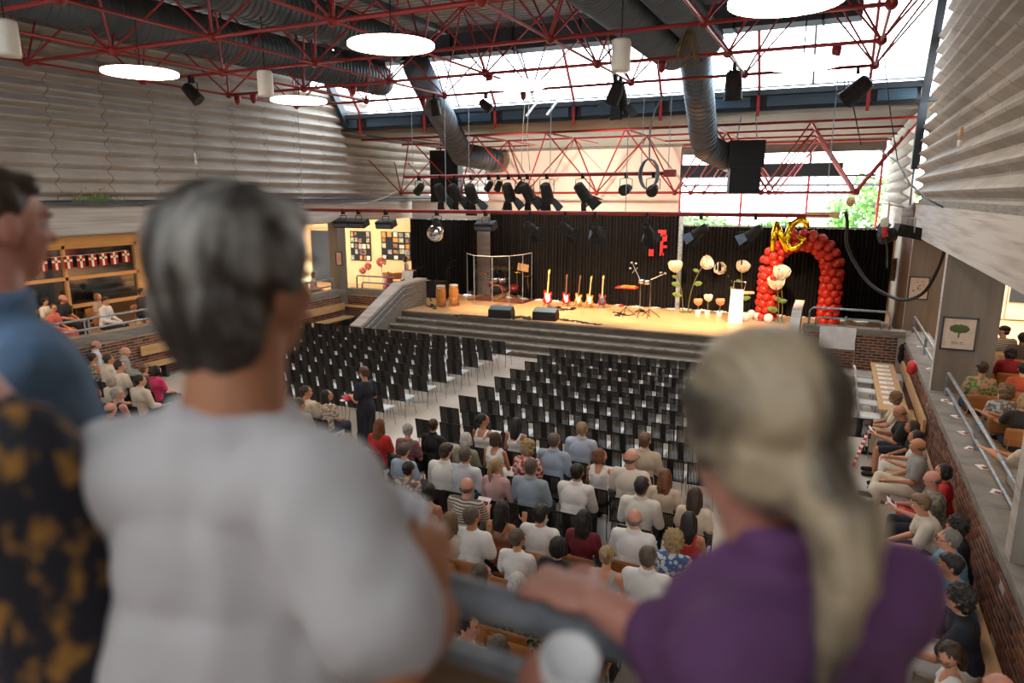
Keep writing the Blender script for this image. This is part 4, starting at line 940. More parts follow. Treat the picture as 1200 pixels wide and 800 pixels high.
# projector spotlight, cable loop, rope and ornaments at right
p = aty(1062, 272, 20.3); e = empty('large_projector_lamp', tuple(p), R(20), label='large black theatre projector fixed by the right concrete beam', cat='spotlight')
MB().box((.1, 0, 0), (.75, .32, .3), MX.Rotation(R(12), 3, 'Y')).build('housing', M['blackp'], e); MB().cyl((-.3, 0, -.05), (-.62, -.05, -.12), .17, .2, 18).build('snout', M['black'], e, True)
MB().tube([(.1, -.2, .0), (.1, -.2, .35), (.1, .2, .35), (.1, .2, 0)], .02).build('yoke', M['galv'], e); MB().box((-.62, -.1, .15), (.25, .03, .3), MX.Rotation(R(40), 3, 'Y')).build('flap', M['filt'], e)
MB().box((.62, .1, .35), (.4, .05, .05)).build('bracket', M['galv'], e)
lp = [aty(*q) for q in ((991, 248, 18.5), (993, 262, 18.6), (992, 285, 18.7), (1003, 310, 18.8), (1020, 333, 18.6), (1045, 348, 18.2), (1065, 351, 17.8), (1085, 340, 17.4), (1100, 313, 17.0), (1110, 283, 16.7), (1118, 256, 16.4), (1119, 250, 16.35))]
cs = []
for i in range(len(lp)-1):
    for k in range(4):
        t = k/4; q0, q1, q2, q3 = lp[max(i-1, 0)], lp[i], lp[i+1], lp[min(i+2, len(lp)-1)]
        cs.append(.5*((2*q1)+(-q0+q2)*t+(2*q0-5*q1+4*q2-q3)*t*t+(-q0+3*q1-3*q2+q3)*t**3))
cs.append(lp[-1]); tag(MB().tube(cs, .04, 8).build('power_cable', M['cable'], None, True), 'thick black cable looping from the lower pipe to the right wall', 'cable')
tag(MB().tube([aty(1030, 175, 20), aty(1052, 190, 19.2), aty(1066, 215, 18.5), aty(1085, 232, 17.8), aty(1118, 250, 16.4)], .018, 6).build('wall_cable', M['cable'], None, True), 'thin black cable running down the right corrugated wall', 'cable')
tag(MB().tube([aty(1036, 65, 19.5), aty(1043, 130, 19.7), aty(1052, 190, 19.9)], .014, 6).build('hanging_wire', M['cable'], None, True), 'thin dark wire hanging down before the right end of the skylight', 'cable')
tag(MB().tube([aty(994, 95, 19), aty(1003, 140, 19.2), aty(1009, 170, 19.3)], .014, 6).build('hanging_wire', M['cable'], None, True), 'thin dark wire hanging from the rightmost frame spotlight', 'cable')
c0 = aty(760, 190, 19.8); cpts = [aty(778, 112, 19.8), aty(768, 128, 19.8), aty(762, 150, 19.8), aty(761, 180, 19.8)]
for k in range(50): a = k*.5; cpts.append(aty(760, 204, 19.8)+V((.3*sin(a)*(1-.3*(k/50)), .05*cos(a*.3), .42*cos(a))))
tag(MB().tube(cpts, .025, 6).build('coiled_cable', M['greyc'], None, True), 'grey blue cable coil hanging over the right end of the upper pipe', 'cable')
for px, lb in ((612, 'left'), (617, 'right')):
    tag(MB().tube([aty(px+3, 120, 19.9), aty(px, 160, 19.9), aty(px-1+(px-612), 200, 19.9)], .012, 5).build('thin_rope', M['postg'], None, True), f'thin pale rope hanging in front of the screen, {lb} one of two', 'rope')
tag(MB().tube([aty(465, 224, 21), aty(450, 232, 21), aty(430, 238, 21), aty(410, 239, 21)], .02, 5).build('sagging_rope', M['postg'], None, True), 'pale rope sagging from the truss to the left wall ledge', 'rope')
p = aty(997, 236, 22); e = empty('wooden_ornament', tuple(p), label='small wooden ornament hanging below the right truss node', cat='ornament')
MB().ell((0, 0, 0), (.12, .08, .14)).build('knob', M['oak'], e, True); MB().cyl((0, 0, .12), (.05, .2, .32), .006).build('string', M['cable'], e)
for px, py, X, m, lb in ((1126, 157, XR-.12, M['oak'], 'small wooden stick figure fixed on the right corrugated wall'), (228, 184, XL+.12, M['white'], 'small pale fixture on the left corrugated wall')):
    p = atx(px, py, X); e = empty('wall_ornament', tuple(p), label=lb, cat='ornament')
    MB().cyl((0, 0, .12), (0, .02, -.1), .03).build('stick', m, e, True); MB().cyl((0, .02, -.1), (0, .03, -.22), .035).build('tip', M['white'], e, True)
e = empty('red_hanging_cable', tuple(aty(1035, 275, 19)), label='red and white cable reel hanging beside the projector', cat='cable')
MB().lathe([(.03, -.12), (.08, -.1), (.1, .05), (.06, .12)], (0, 0, .3), 12).build('plug', M['postg'], e, True); MB().cyl((0, 0, .2), (.05, 0, -.05), .05, .07).build('handle', M['redc'], e, True); MB().tube([(.05, 0, -.05), (.12, 0, -.35), (.16, 0, -.8)], .02).build('cord', M['cable'], e)

# ============================================================= FLAGS, POSTERS, PICTURES
fl = empty('flag_garland', label='string of small red flags with white crosses over the gallery window', cat='flags')
XF = XG+.14; sz_ = [(39, 313), (50.3, 310), (66, 308.7), (80, 307.3), (95, 306.3), (108.5, 305), (121, 303.6), (134, 302.3), (147.5, 300)]
tops = []
for px, py in sz_:
    p = atx(px, py, XF); w2, h2 = .125, .19
    mb = MB(); mb.bb((XF, p.y-w2, p.z-h2), (XF+.006, p.y+w2, p.z+h2)); f_ = mb.build('flag', M['flagred'], fl)
    cr = MB(); cr.bb((XF+.006, p.y-w2, p.z+.02), (XF+.010, p.y+w2, p.z+.085)).bb((XF+.006, p.y-.035, p.z-h2), (XF+.010, p.y+.035, p.z+h2)); cr.build('white_cross', M['tape'], f_)
    tops.append(V((XF, p.y, p.z+h2)))
MB().tube(tops, .008, 5).build('string', M['tape'], fl)
rnd = random.Random(11); pm = [mat('poster_%s' % n_, c, .7, c2=c2, scale=7, kind='voronoi') for n_, c, c2 in (('orange', (.75, .28, .03), (.6, .2, .02)), ('cream', (.75, .66, .48), (.6, .52, .36)), ('grey', (.4, .36, .3), (.2, .18, .16)), ('dark', (.06, .04, .04), (.25, .12, .06)), ('brown', (.3, .16, .07), (.15, .08, .04)), ('green', (.2, .28, .12), (.5, .45, .3)))]
for nm_, x0, x1, y0, y1, lb, base in (('poster_board', 411.5, 433.5, 271, 305, 'black board of small posters, left one on the yellow wing wall', M['black']), ('poster_board', 447.5, 480.5, 272, 304, 'black board of small posters, right one beside the curtain', M['black'])):
    a_ = aty(x0, y1, 26.95); b_ = aty(x1, y0, 26.95); e = empty(nm_, tuple(a_), label=lb, cat='poster board', group='poster boards'); W_, H_ = b_.x-a_.x, b_.z-a_.z
    MB().bb((0, 0, 0), (W_, .03, H_)).build('board', base, e)
    nx, nz = (4, 5) if W_ < 1.15 else (5, 5)
    for i in range(nx):
        for j in range(nz):
            if rnd.random() < .2: continue
            cw, chh = W_/nx, H_/nz; x = cw*(i+.5)+rnd.uniform(-.02, .02); z = chh*(j+.5)+rnd.uniform(-.02, .02)
            MB().box((x, -.008, z), (cw*rnd.uniform(.55, .88), .008, chh*rnd.uniform(.6, .9))).build('poster', pm[rnd.choice((0, 1, 2, 2, 3, 3, 4, 5, 4))], e)
def picture(label, c, w_, h_, X=None):
    e = empty('framed_picture', tuple(c), label=label, cat='picture'); t = .03
    MB().box((0, 0, 0), (w_, .02, h_)).build('print', mat('pinkish_print_paper', (.62, .50, .42), .8), e)
    for s in (-1, 1): MB().box((s*w_/2, -.012, 0), (t, .03, h_+t)).build('frame_side', M['frame'], e); MB().box((0, -.012, s*h_/2), (w_+t, .03, t)).build('frame_side', M['frame'], e)
    return e
p = aty(1123.5, 391, 15.42); e = picture('framed print of a round green tree on the right concrete column', p, .56, .62)
mb = MB()
for i in range(9): a = i*2*pi/9; mb.ell((.11*cos(a), -.014, .10+.045*sin(a)), (.06, .006, .045), nu=8, nv=5)
mb.ell((0, -.016, .1), (.12, .006, .06), nu=8, nv=5); mb.build('printed_tree_crown', mat('printed_green', (.07, .11, .04)), e); MB().box((0, -.014, -.02), (.03, .006, .12)).build('printed_trunk', M['stem'], e)
stuff(MB().box((-.05, -.012, -.17), (.12, .004, .012)).box((.06, -.012, -.17), (.06, .004, .012)).box((0, -.012, -.2), (.22, .004, .006)).build('caption_lines', M['frame'], e))
p = aty(1076.5, 337.5, 22.32); e = picture('small framed sketch on the farther right column', p, .48, .62)
mb = MB(); rnd = random.Random(2)
for i in range(14): mb.box((rnd.uniform(-.14, .14), -.013, rnd.uniform(-.1, .2)), (.03, .004, .02))
stuff(mb.build('sketch_marks', M['frame'], e))
p = aty(397.5, 303, 21.27); e = picture('small framed picture on the left concrete column', p, .28, .5)
MB().box((0, -.013, .02), (.1, .004, .2)).build('printed_figure', M['pink'], e)
p = aty(1043, 300, 27.0) ; e = empty('framed_picture', tuple(aty(1053, 316, 26.9)), label='large brown painting on the wing wall right of the curtain', cat='picture')
MB().box((0, 0, 0), (.9, .03, .7)).build('canvas', pm[4], e); MB().box((0, .02, 0), (1.0, .02, .8)).build('backing_frame', M['oak'], e)
# left wing clutter: pompoms, chairs, poles
for px, py, r, lb in ((447, 307, .2, 'coral pink paper pompom right of the other in the left wing'), (431, 312, .16, 'pink paper pompom in the middle of the left wing'), (425, 317, .15, 'pink paper pompom, lowest and leftmost in the left wing')):
    p = aty(px, py, 24.2); e = empty('paper_pompom', tuple(p), label=lb, cat='decoration', group='pink pompoms'); rnd = random.Random(px)
    mb = MB()
    for i in range(60):
        d = V((rnd.gauss(0, 1), rnd.gauss(0, 1), rnd.gauss(0, 1))).normalized(); q = d.orthogonal().normalized()*r*.35; w_ = d.cross(q)
        mb.add([d*r*.2, d*r+q, d*r*1.1, d*r+w_], [(0, 1, 2), (0, 2, 3)])
    mb.build('tissue', M['pink'], e); MB().cyl((0, 0, -.1), (.05, 0, SZ-p.z), .012).build('stick', M['galv'], e)
for i, px in enumerate((456, 464)):
    p = aty(px, 330, 25.6); p.z = SZ; chair('p', p.x, p.y, SZ, .3+i*.5, ['orange plywood chair in the left wing, left one', 'orange plywood chair in the left wing, right one'][i])
e = empty('red_sack', tuple(V((aty(452, 322, 25).x, 25.2, SZ))), label='dark red cloth bag standing in the left wing', cat='bag')
MB().lathe([(.02, 0), (.22, .02), (.25, .3), (.18, .6), (.1, .75)], n=16).build('bag', M['wine'], e, True); MB().tube([(-.08, 0, .72), (0, 0, .95), (.08, 0, .72)], .015).build('strap', M['black'], e)
# plants on the left ledge
e = empty('ledge_plants', (0, 0, 0), label='small grasses and yellow flowers growing on the left wall ledge', cat='plants'); rnd = random.Random(4)
mb = MB(); mf = MB()
for i in range(90):
    p = atx(rnd.choice((rnd.uniform(80, 148), rnd.uniform(105, 125))), 238, XL+.05); h = rnd.uniform(.05, .35); b_ = V((XL+.08+rnd.uniform(-.03, .05), p.y, 4.95)); t = V((rnd.uniform(-.05, .08), rnd.uniform(-.08, .08), h)); w_ = V((0, .012, 0))
    mb.add([b_-w_, b_+w_, b_+t], [(0, 1, 2)])
    if i % 9 == 0: mf.ell(b_+t, .022, nu=6, nv=4)
mb.build('grass_blades', M['leaf'], e)['kind'] = 'stuff'; mf.build('flower_heads', M['sun'], e)['kind'] = 'stuff'
e = empty('ledge_plants', (0, 0, 0), label='green weeds growing along the right wall ledge', cat='plants'); mb = MB()
for i in range(140):
    y = rnd.uniform(10, 21); h = rnd.uniform(.04, .16); b_ = V((XR+.06+rnd.uniform(-.03, .04), y, 4.86)); mb.add([b_-V((0, .012, 0)), b_+V((0, .012, 0)), b_+V((-.06, rnd.uniform(-.05, .05), h))], [(0, 1, 2)])
mb.build('grass_blades', M['leaf'], e)['kind'] = 'stuff'
# rear of the hall (behind the photographer)
rw = tag(empty('wall_rear', (0, 0, 0)), kind='structure')
MB().bb((-17.6, -3.2, 0), (2.0, -3, 8.1)).build('plaster', M['beam'], rw); MB().bb((-17.6, -3.2, 9.0), (2.0, -3, 10.4)).build('plaster', M['beam'], rw)
MB().bb((XR, -3, 1.3), (XR+.15, 1.4, 4.0)).build('plaster', M['beam'], rw)
# red and white tape ribbon
a_, b_ = atz(1020, 500, .6), atz(1000, 545, .05); e = empty('barrier_tape', tuple(a_), label='red and white striped tape hanging by the right seated row', cat='tape')
d = (b_-a_)
for k in range(16): MB().tube([d*(k/16), d*((k+1)/16)], .035, 4).build('stripe', M['redc'] if k % 2 else M['tape'], e)
# ============================================================= PEOPLE
tsc = bpy.data.scenes.new('work'); REM = {}
def remesh(mb, vox, it=3, name='body', disp=None):
    me = mb.mesh('t'); ob = bpy.data.objects.new('t', me); tsc.collection.objects.link(ob)
    m = ob.modifiers.new('r', 'REMESH'); m.mode = 'VOXEL'; m.voxel_size = vox; m.use_smooth_shade = True
    if it: s_ = ob.modifiers.new('s', 'SMOOTH'); s_.factor = .5; s_.iterations = it
    with bpy.context.temp_override(scene=tsc, view_layer=tsc.view_layers[0]):
        dg = bpy.context.evaluated_depsgraph_get(); dg.update()
        out = bpy.data.meshes.new_from_object(ob.evaluated_get(dg)); out.name = name
    bpy.data.objects.remove(ob); bpy.data.meshes.remove(me)
    if disp:
        n = len(out.vertices); nr = [v.normal.copy() for v in out.vertices]
        for i, v in enumerate(out.vertices): v.co = v.co + nr[i]*disp(v.co)
        out.update()
    out.polygons.foreach_set('use_smooth', [True]*len(out.polygons)); out.materials.clear(); return out
def head_prims(mb, c, Rm, s=1.0, neck=None):
    def e(p, r, ry=None): mb.ell(V(c)+Rm @ (V(p)*s), tuple(q*s for q in r), Rm, 16, 11)
    e((0, -.015, .028), (.076, .095, .086)); e((0, .022, -.03), (.060, .066, .075)); e((0, .04, -.085), (.038, .036, .03)); e((0, .0, -.06), (.058, .06, .05))
    e((0, .07, .035), (.045, .022, .02)); e((0, .092, -.025), (.013, .022, .014)); e((0, .086, .0), (.009, .015, .025)); e((0, .075, -.062), (.022, .018, .009))
    for sx in (-1, 1): e((sx*.078, -.008, -.012), (.010, .020, .032)); e((sx*.035, .058, -.02), (.022, .022, .02))
def hand_prims(mb, w_, d, n, side, curl=.5, s=1.0, rf=.0085):
    d = V(d).normalized(); n = (V(n)-d*V(n).dot(d)).normalized(); l = d.cross(n)*side
    Rm = MX((l, d, n)).transposed(); w_ = V(w_)
    mb.ell(w_+d*.045*s, (.040*s, .052*s, .017*s), Rm, 12, 8)
    for off, L in ((-.031, .058), (-.0105, .072), (.0105, .076), (.031, .066)):
        p = w_+d*.083*s+l*off*s; a = curl*.35
        for k in range(3):
            dd = (d*cos(a)+n*sin(a)); q = p+dd*L*s*(.42, .32, .26)[k]; mb.cap(p, rf*s*(1-.06*k), q, rf*s*(.94-.06*k)); p = q; a += curl
    p = w_+d*.02*s+l*.032*s
    for k in range(3):
        dd = (d*(.55+.25*k)+l*(.75-.35*k)+n*(.25+.3*curl*k)).normalized(); q = p+dd*.034*s; mb.cap(p, rf*1.15*s, q, rf*s); p = q
SEXB = {'M': dict(sh=.172, ch=(.178, .125, .18), wa=(.172, .125, .18), pe=(.175, .135, .14), ar=.047, ne=.058, th=.09), 'm': dict(sh=.172, ch=(.170, .118, .17), wa=(.150, .108, .14), pe=(.165, .125, .12), ar=.048, ne=.054, th=.086), 'f': dict(sh=.145, ch=(.142, .108, .15), wa=(.118, .092, .14), pe=(.160, .125, .12), ar=.039, ne=.044, th=.082)}
def seated_joints(sex, lean=.08, hy=0, hp=0, arms='lap', legs='flat', tw=0):
    b = SEXB[sex]; J = {}; up_ = V((0, sin(lean), cos(lean))); fwd = V((0, cos(lean), -sin(lean)))
    pe = V((0, -.05, .56)); J['pe'] = pe; J['wa'] = pe+up_*.17; J['ch'] = pe+up_*.33; J['nb'] = pe+up_*.49
    J['up'] = up_; J['head'] = J['nb']+V((0, sin(lean)*.06+.03, .155)); J['hr'] = MX.Rotation(R(hy), 3, 'Z') @ MX.Rotation(R(hp), 3, 'X')
    J['tr'] = MX.Rotation(-lean, 3, 'X')
    for s in (-1, 1):
        k = 'r' if s > 0 else 'l'; sh = J['nb']+V((s*b['sh'], 0, 0))-up_*.055; J['sh'+k] = sh
        if arms == 'lap': el = sh+V((s*.06, .05, -.27)); ha = V((s*.06, .30+lean*.3, .63))
        elif arms == 'paper': el = sh+V((s*.05, .10, -.26)); ha = V((s*.10, .36+lean*.3, .76))
        elif arms == 'knees': el = V((s*.20, .22, .66)); ha = V((s*.05, .48, .60))
        elif arms == 'raise' and s > 0: el = sh+V((.12, .08, -.24)); ha = sh+V((.08, .18, .02))
        elif arms == 'rail': el = sh+V((s*.05, .2, -.2)); ha = V((-.35+s*.06, .42, .86))
        else: el = sh+V((s*.06, .05, -.27)); ha = V((s*.06, .30, .63))
        J['el'+k] = el; J['ha'+k] = ha; J['hip'+k] = pe+V((s*.09, .02, -.03))
        kn = V((s*.12, .42, .52)); an = V((s*.12, .44, .09))
        if legs == 'cross' and s > 0: kn = V((.10, .40, .62)); an = V((-.12, .50, .42))
        if legs == 'out': an = V((s*.12, .62, .09))
        J['kn'+k] = kn; J['an'+k] = an; J['to'+k] = an+V((0, .14, -.05)) if not (legs == 'cross' and s > 0) else an+V((-.08, .12, .0))
    return J
def standing_joints(sex, arms='hold', hy=0, hp=0):
    b = SEXB[sex]; J = {}; J['pe'] = V((0, 0, .95)); J['wa'] = V((0, 0, 1.12)); J['ch'] = V((0, 0, 1.27)); J['nb'] = V((0, -.01, 1.43)); J['up'] = V((0, 0, 1)); J['tr'] = MX.Identity(3)
    J['head'] = V((0, .02, 1.585)); J['hr'] = MX.Rotation(R(hy), 3, 'Z') @ MX.Rotation(R(hp), 3, 'X')
    for s in (-1, 1):
        k = 'r' if s > 0 else 'l'; sh = J['nb']+V((s*b['sh'], 0, -.05)); J['sh'+k] = sh; J['el'+k] = sh+V((s*.05, 0, -.27)); J['ha'+k] = V((s*.07, .30, 1.12))
        J['hip'+k] = V((s*.09, 0, .9)); J['kn'+k] = V((s*.09, .02, .49)); J['an'+k] = V((s*.09, 0, .08)); J['to'+k] = V((s*.10, .13, .035))
    return J
def torso(mb, J, b, g=0.0, pe=True, chest=True):
    add = lambda c, r: mb.ell(c, tuple(q+g for q in r), J['tr'], 16, 10)
    if pe: add(J['pe'], b['pe'])
    add(J['wa'], b['wa']); add((J['wa']+J['pe'])/2, tuple((p+q)/2 for p, q in zip(b['wa'], b['pe'])))
    if chest: add(J['ch'], b['ch']); mb.cap(J['shl'], b['ar']*1.25+g, J['shr'], b['ar']*1.25+g); add((J['ch']+J['nb'])/2, (b['sh']*.85, .085, .09))
def body_mesh(J, sex, vox=.0135, fingers=True, hd=(None, None), curl=.6, nrm=V((0, 0, -1))):
    b = SEXB[sex]; mb = MB(); torso(mb, J, b); hs = 1.0 if sex == 'm' else .95
    head_prims(mb, J['head'], J['hr'], hs)
    mb.cap(J['nb']-J['up']*.02, b['ne']*1.15, J['head']+V((0, -.02, -.06)), b['ne'])
    td = (J['shr']-J['shl']).normalized()*.055; mb.cap(J['nb']-J['up']*.045-td, .048, J['nb']-J['up']*.045+td, .048)
    for k, s in (('l', -1), ('r', 1)):
        a = b['ar']; mb.cap(J['sh'+k], a*1.15, J['el'+k], a*.86); d = (J['ha'+k]-J['el'+k]).normalized()
        mb.cap(J['el'+k], a*.86, J['el'+k]+d*.08, a*.9); mb.cap(J['el'+k]+d*.07, a*.88, J['ha'+k], .026)
        if fingers: hand_prims(mb, J['ha'+k], J.get('hd'+k, d), J.get('hn'+k, nrm), s, J.get('hc'+k, curl), 1.0 if sex == 'm' else .92, .0085 if vox < .01 else .011)
        mb.cap(J['hip'+k], b['th'], J['kn'+k], .058); mb.cap(J['kn'+k], .056, (J['kn'+k]*.6+J['an'+k]*.4), .054); mb.cap((J['kn'+k]*.6+J['an'+k]*.4), .053, J['an'+k], .036)
        mb.cap(J['an'+k]+V((0, -.02, -.03)), .036, J['to'+k], .03)
    return remesh(mb, vox, 3, 'body')
def top_mesh(J, sex, typ, vox=.015, wr=.004):
    b = SEXB[sex]; mb = MB(); g = .013
    if typ in ('strap', 'vest'):
        torso(mb, J, b, g, True, False); mb.ell(J['ch']-J['up']*.02, tuple(q+g for q in b['ch'][:2])+(.11 if typ == 'strap' else .14,), J['tr'], 16, 10)
        for s in (-1, 1): mb.cap(J['ch']+V((s*.075, -b['ch'][1]*.92, .06)), .018, J['nb']+V((s*.09, -.02, -.015)), .02 if typ == 'strap' else .04); mb.cap(J['ch']+V((s*.075, b['ch'][1]*.92, .06)), .018, J['nb']+V((s*.09, .0, -.015)), .02 if typ == 'strap' else .04)
        if typ == 'vest':
            for s in (-1, 1): mb.cap(J['ch']+V((s*.07, 0, .05)), .09, J['nb']+V((s*.1, 0, -.05)), .055)
    else:
        torso(mb, J, b, g)
        td = (J['shr']-J['shl']).normalized()*.05; mb.cap(J['nb']-J['up']*.055-td, .052+g, J['nb']-J['up']*.055+td, .052+g); [mb.cap(J['nb']-J['up']*.055+td*s_, .05+g, J['sh'+k_], b['ar']*1.25+g) for s_, k_ in ((-1, 'l'), (1, 'r'))]
        for k in 'lr':
            a = b['ar']; e_ = J['el'+k]
            if typ == 'tee': mb.cap(J['sh'+k], a*1.3+g, J['sh'+k].lerp(e_, .72), a*1.1+g*1.6)
            else: mb.cap(J['sh'+k], a*1.25+g, e_, a+g); mb.cap(e_, a+g, J['ha'+k].lerp(e_, .06 if typ == 'long' else .6), .036+g*.6)
        if typ in ('long', 'rolled', 'polo'): mb.lathe([(b['ne']+.02, -.02), (b['ne']+.022, .025), (b['ne']+.01, .035)], J['nb']+V((0, 0, .015)), 16)
        else: mb.lathe([(b['ne']+.04, -.02), (b['ne']+.02, .015)], J['nb'], 16)
    f = lambda c: wr*noise.noise(V((c.x*9, c.y*9, c.z*5)))+wr*.6*noise.noise(V((c.x*22, c.y*22, c.z*14)))+wr*.6
    return remesh(mb, vox, 2, 'shirt', f)
def bottom_mesh(J, sex, typ, vox=.016):
    b = SEXB[sex]; mb = MB(); g = .014; mb.ell(J['pe']-J['up']*.02, tuple(q+g for q in b['pe']), J['tr'], 16, 10)
    for k in 'lr':
        mb.cap(J['hip'+k], b['th']+g, J['kn'+k] if typ != 'shorts' else J['kn'+k].lerp(J['hip'+k], .08), .06+g)
        if typ == 'trousers': mb.cap(J['kn'+k], .06+g, J['an'+k]+V((0, -.01, .02)), .048+g)
    if typ == 'skirt':
        m_ = (J['knl']+J['knr'])/2; h_ = (J['hipl']+J['hipr'])/2
        mb.cap(h_, b['th']+g+.02, m_, .07+g)
        for k in 'lr':
            dn = (J['an'+k]-J['kn'+k])*.45; mb.cap(J['kn'+k], .075+g, J['kn'+k]+dn, .07+g)
        mb.cap(m_, .07, m_+(J['anl']-J['knl'])*.45, .08)
    return remesh(mb, vox, 2, 'trousers')
def shoe_mesh(J):
    out = []
    for k in 'lr': mb = MB(); mb.cap(J['an'+k]+V((0, -.03, -.035)), .045, J['to'+k]+V((0, .02, .0)), .04); out.append(remesh(mb, .014, 2, 'shoe'))
    return out
def hair_mesh(typ, vox=.010, amp=.006, fr=60):
    mb = MB(); e = lambda c, r: mb.ell(c, r, None, 18, 12)
    if typ in ('short', 'long', 'bob', 'pony', 'bun', 'curly', 'boy'):
        e((0, -.030, .038), (.085, .097, .088)); e((0, -.055, -.02), (.074, .055, .062))
        for s in (-1, 1): mb.cap((s*.07, .0, .04), .02, (s*.074, .005, .0), .012)
    if typ == 'boy': e((0, .01, .075), (.078, .075, .05)); e((0, -.05, -.05), (.06, .045, .045)); e((.03, .05, .07), (.04, .03, .028))
    if typ == 'bald':
        e((0, -.052, -.022), (.078, .054, .042))
        for s in (-1, 1): mb.cap((s*.072, -.03, -.01), .017, (s*.076, -.0, .01), .012)
    if typ == 'long':
        mb.cap((0, -.06, 0), .088, (0, -.095, -.14), .08); mb.cap((-.04, -.095, -.14), .055, (-.03, -.115, -.32), .035); mb.cap((.04, -.095, -.14), .055, (.03, -.115, -.32), .035); mb.cap((0, -.1, -.2), .05, (0, -.12, -.36), .03)
        for s in (-1, 1): mb.cap((s*.07, -.02, .03), .03, (s*.085, -.03, -.14), .024)
    if typ == 'bob':
        e((0, -.04, -.035), (.096, .085, .10))
        for s in (-1, 1): mb.cap((s*.07, .0, .03), .028, (s*.08, .0, -.08), .025)
    if typ == 'pony': mb.cap((0, -.10, .03), .034, (0, -.135, .02), .022); mb.cap((0, -.14, .02), .03, (0, -.15, -.08), .033); mb.cap((0, -.15, -.08), .033, (0, -.135, -.24), .012)
    if typ == 'bun': e((0, -.115, .05), (.045, .04, .045))
    if typ == 'curly': e((0, -.03, .04), (.112, .115, .105)); e((0, -.05, -.04), (.105, .08, .09))
    if typ == 'cap': e((0, -.02, .05), (.085, .10, .075)); e((0, .10, .05), (.065, .075, .012)); e((0, -.05, -.02), (.072, .055, .05))
    if typ == 'curly': amp, fr = .016, 40
    f = lambda c: amp*noise.noise(V((math.atan2(c.x, c.y+.03)*fr*.12, c.z*(4 if typ != 'curly' else fr), c.y*fr*.3)))*2
    return remesh(mb, vox, 1, 'hair', f)
FACE = None
def face_meshes():
    mb = MB()
    for s in (-1, 1):
        mb.m = 0; mb.ell((s*.030, .073, .004), (.0125, .010, .007), nu=10, nv=6); mb.m = 1; mb.ell((s*.030, .080, .004), (.0058, .005, .0055), nu=8, nv=5)
        mb.m = 1; mb.tube([(s*.015, .089, .022), (s*.03, .088, .027), (s*.047, .078, .022)], .0035, 5)
    e_ = mb.mesh('eyes', True); mb = MB(); mb.tube([(-.024, .080, -.058), (-.01, .092, -.056), (0, .094, -.058), (.01, .092, -.056), (.024, .080, -.058)], .005, 6)
    g = MB(); g.tube([(-.078, -.01, .01), (-.074, .06, .008), (-.052, .094, .008)], .003, 5).tube([(.078, -.01, .01), (.074, .06, .008), (.052, .094, .008)], .003, 5)
    for s in (-1, 1): g.tube([(s*.032+.022*cos(a), .098, .002+.016*sin(a)) for a in [i*pi/5 for i in range(11)]], .0028, 5)
    g.tube([(-.01, .1, .006), (.01, .1, .006)], .0028, 5)
    return e_, mb.mesh('mouth', True), g.mesh('glasses', True)
FACE = face_meshes(); CM = {}
def cm(c, pat=None, c2=None, rough=.8):
    key = (c, pat, c2)
    if key not in CM:
        n = 'cloth_%d' % len(CM)
        CM[key] = (mat(n, c, rough, scale=4, bump=.15) if not pat else mat(n, c, rough, c2=c2, scale=17, kind='voronoi', lo=.42, hi=.55) if pat == 'floral' else mat(n, c, rough, c2=c2, scale=9, kind='stripe', lo=.45, hi=.55))
    return CM[key]
def hm(c, c2=None, sc=(40, 40, 5)): 
    key = ('hair', c, c2)
    if key not in CM: CM[key] = mat('hair_%d' % len(CM), c, .5, c2=c2 or tuple(x*.55 for x in c), scale=3, detail=5, stretch=sc, bump=.3)
    return CM[key]
SK = {'n': mat('skin_fair', (.62, .31, .19), .5, c2=(.55, .25, .15), scale=6), 't': mat('skin_tanned', (.50, .22, .115), .5, c2=(.43, .18, .09), scale=6), 'd': mat('skin_brown', (.20, .10, .06), .5, scale=6), 'p': mat('skin_pink', (.60, .30, .22), .5, c2=(.5, .2, .15), scale=6)}
BR = (.05, .025, .013); DK = (.012, .009, .008); GR = (.20, .18, .165); LG = (.42, .40, .37); BL = (.42, .28, .13); DB = (.22, .13, .06); RD = (.20, .065, .02); GB = (.12, .09, .065)
W = (.78, .75, .72); CR = (.66, .55, .42); LB = (.36, .45, .56); NV = (.012, .016, .03); BK = (.012, .011, .012)
HM = {}; BMC = {}
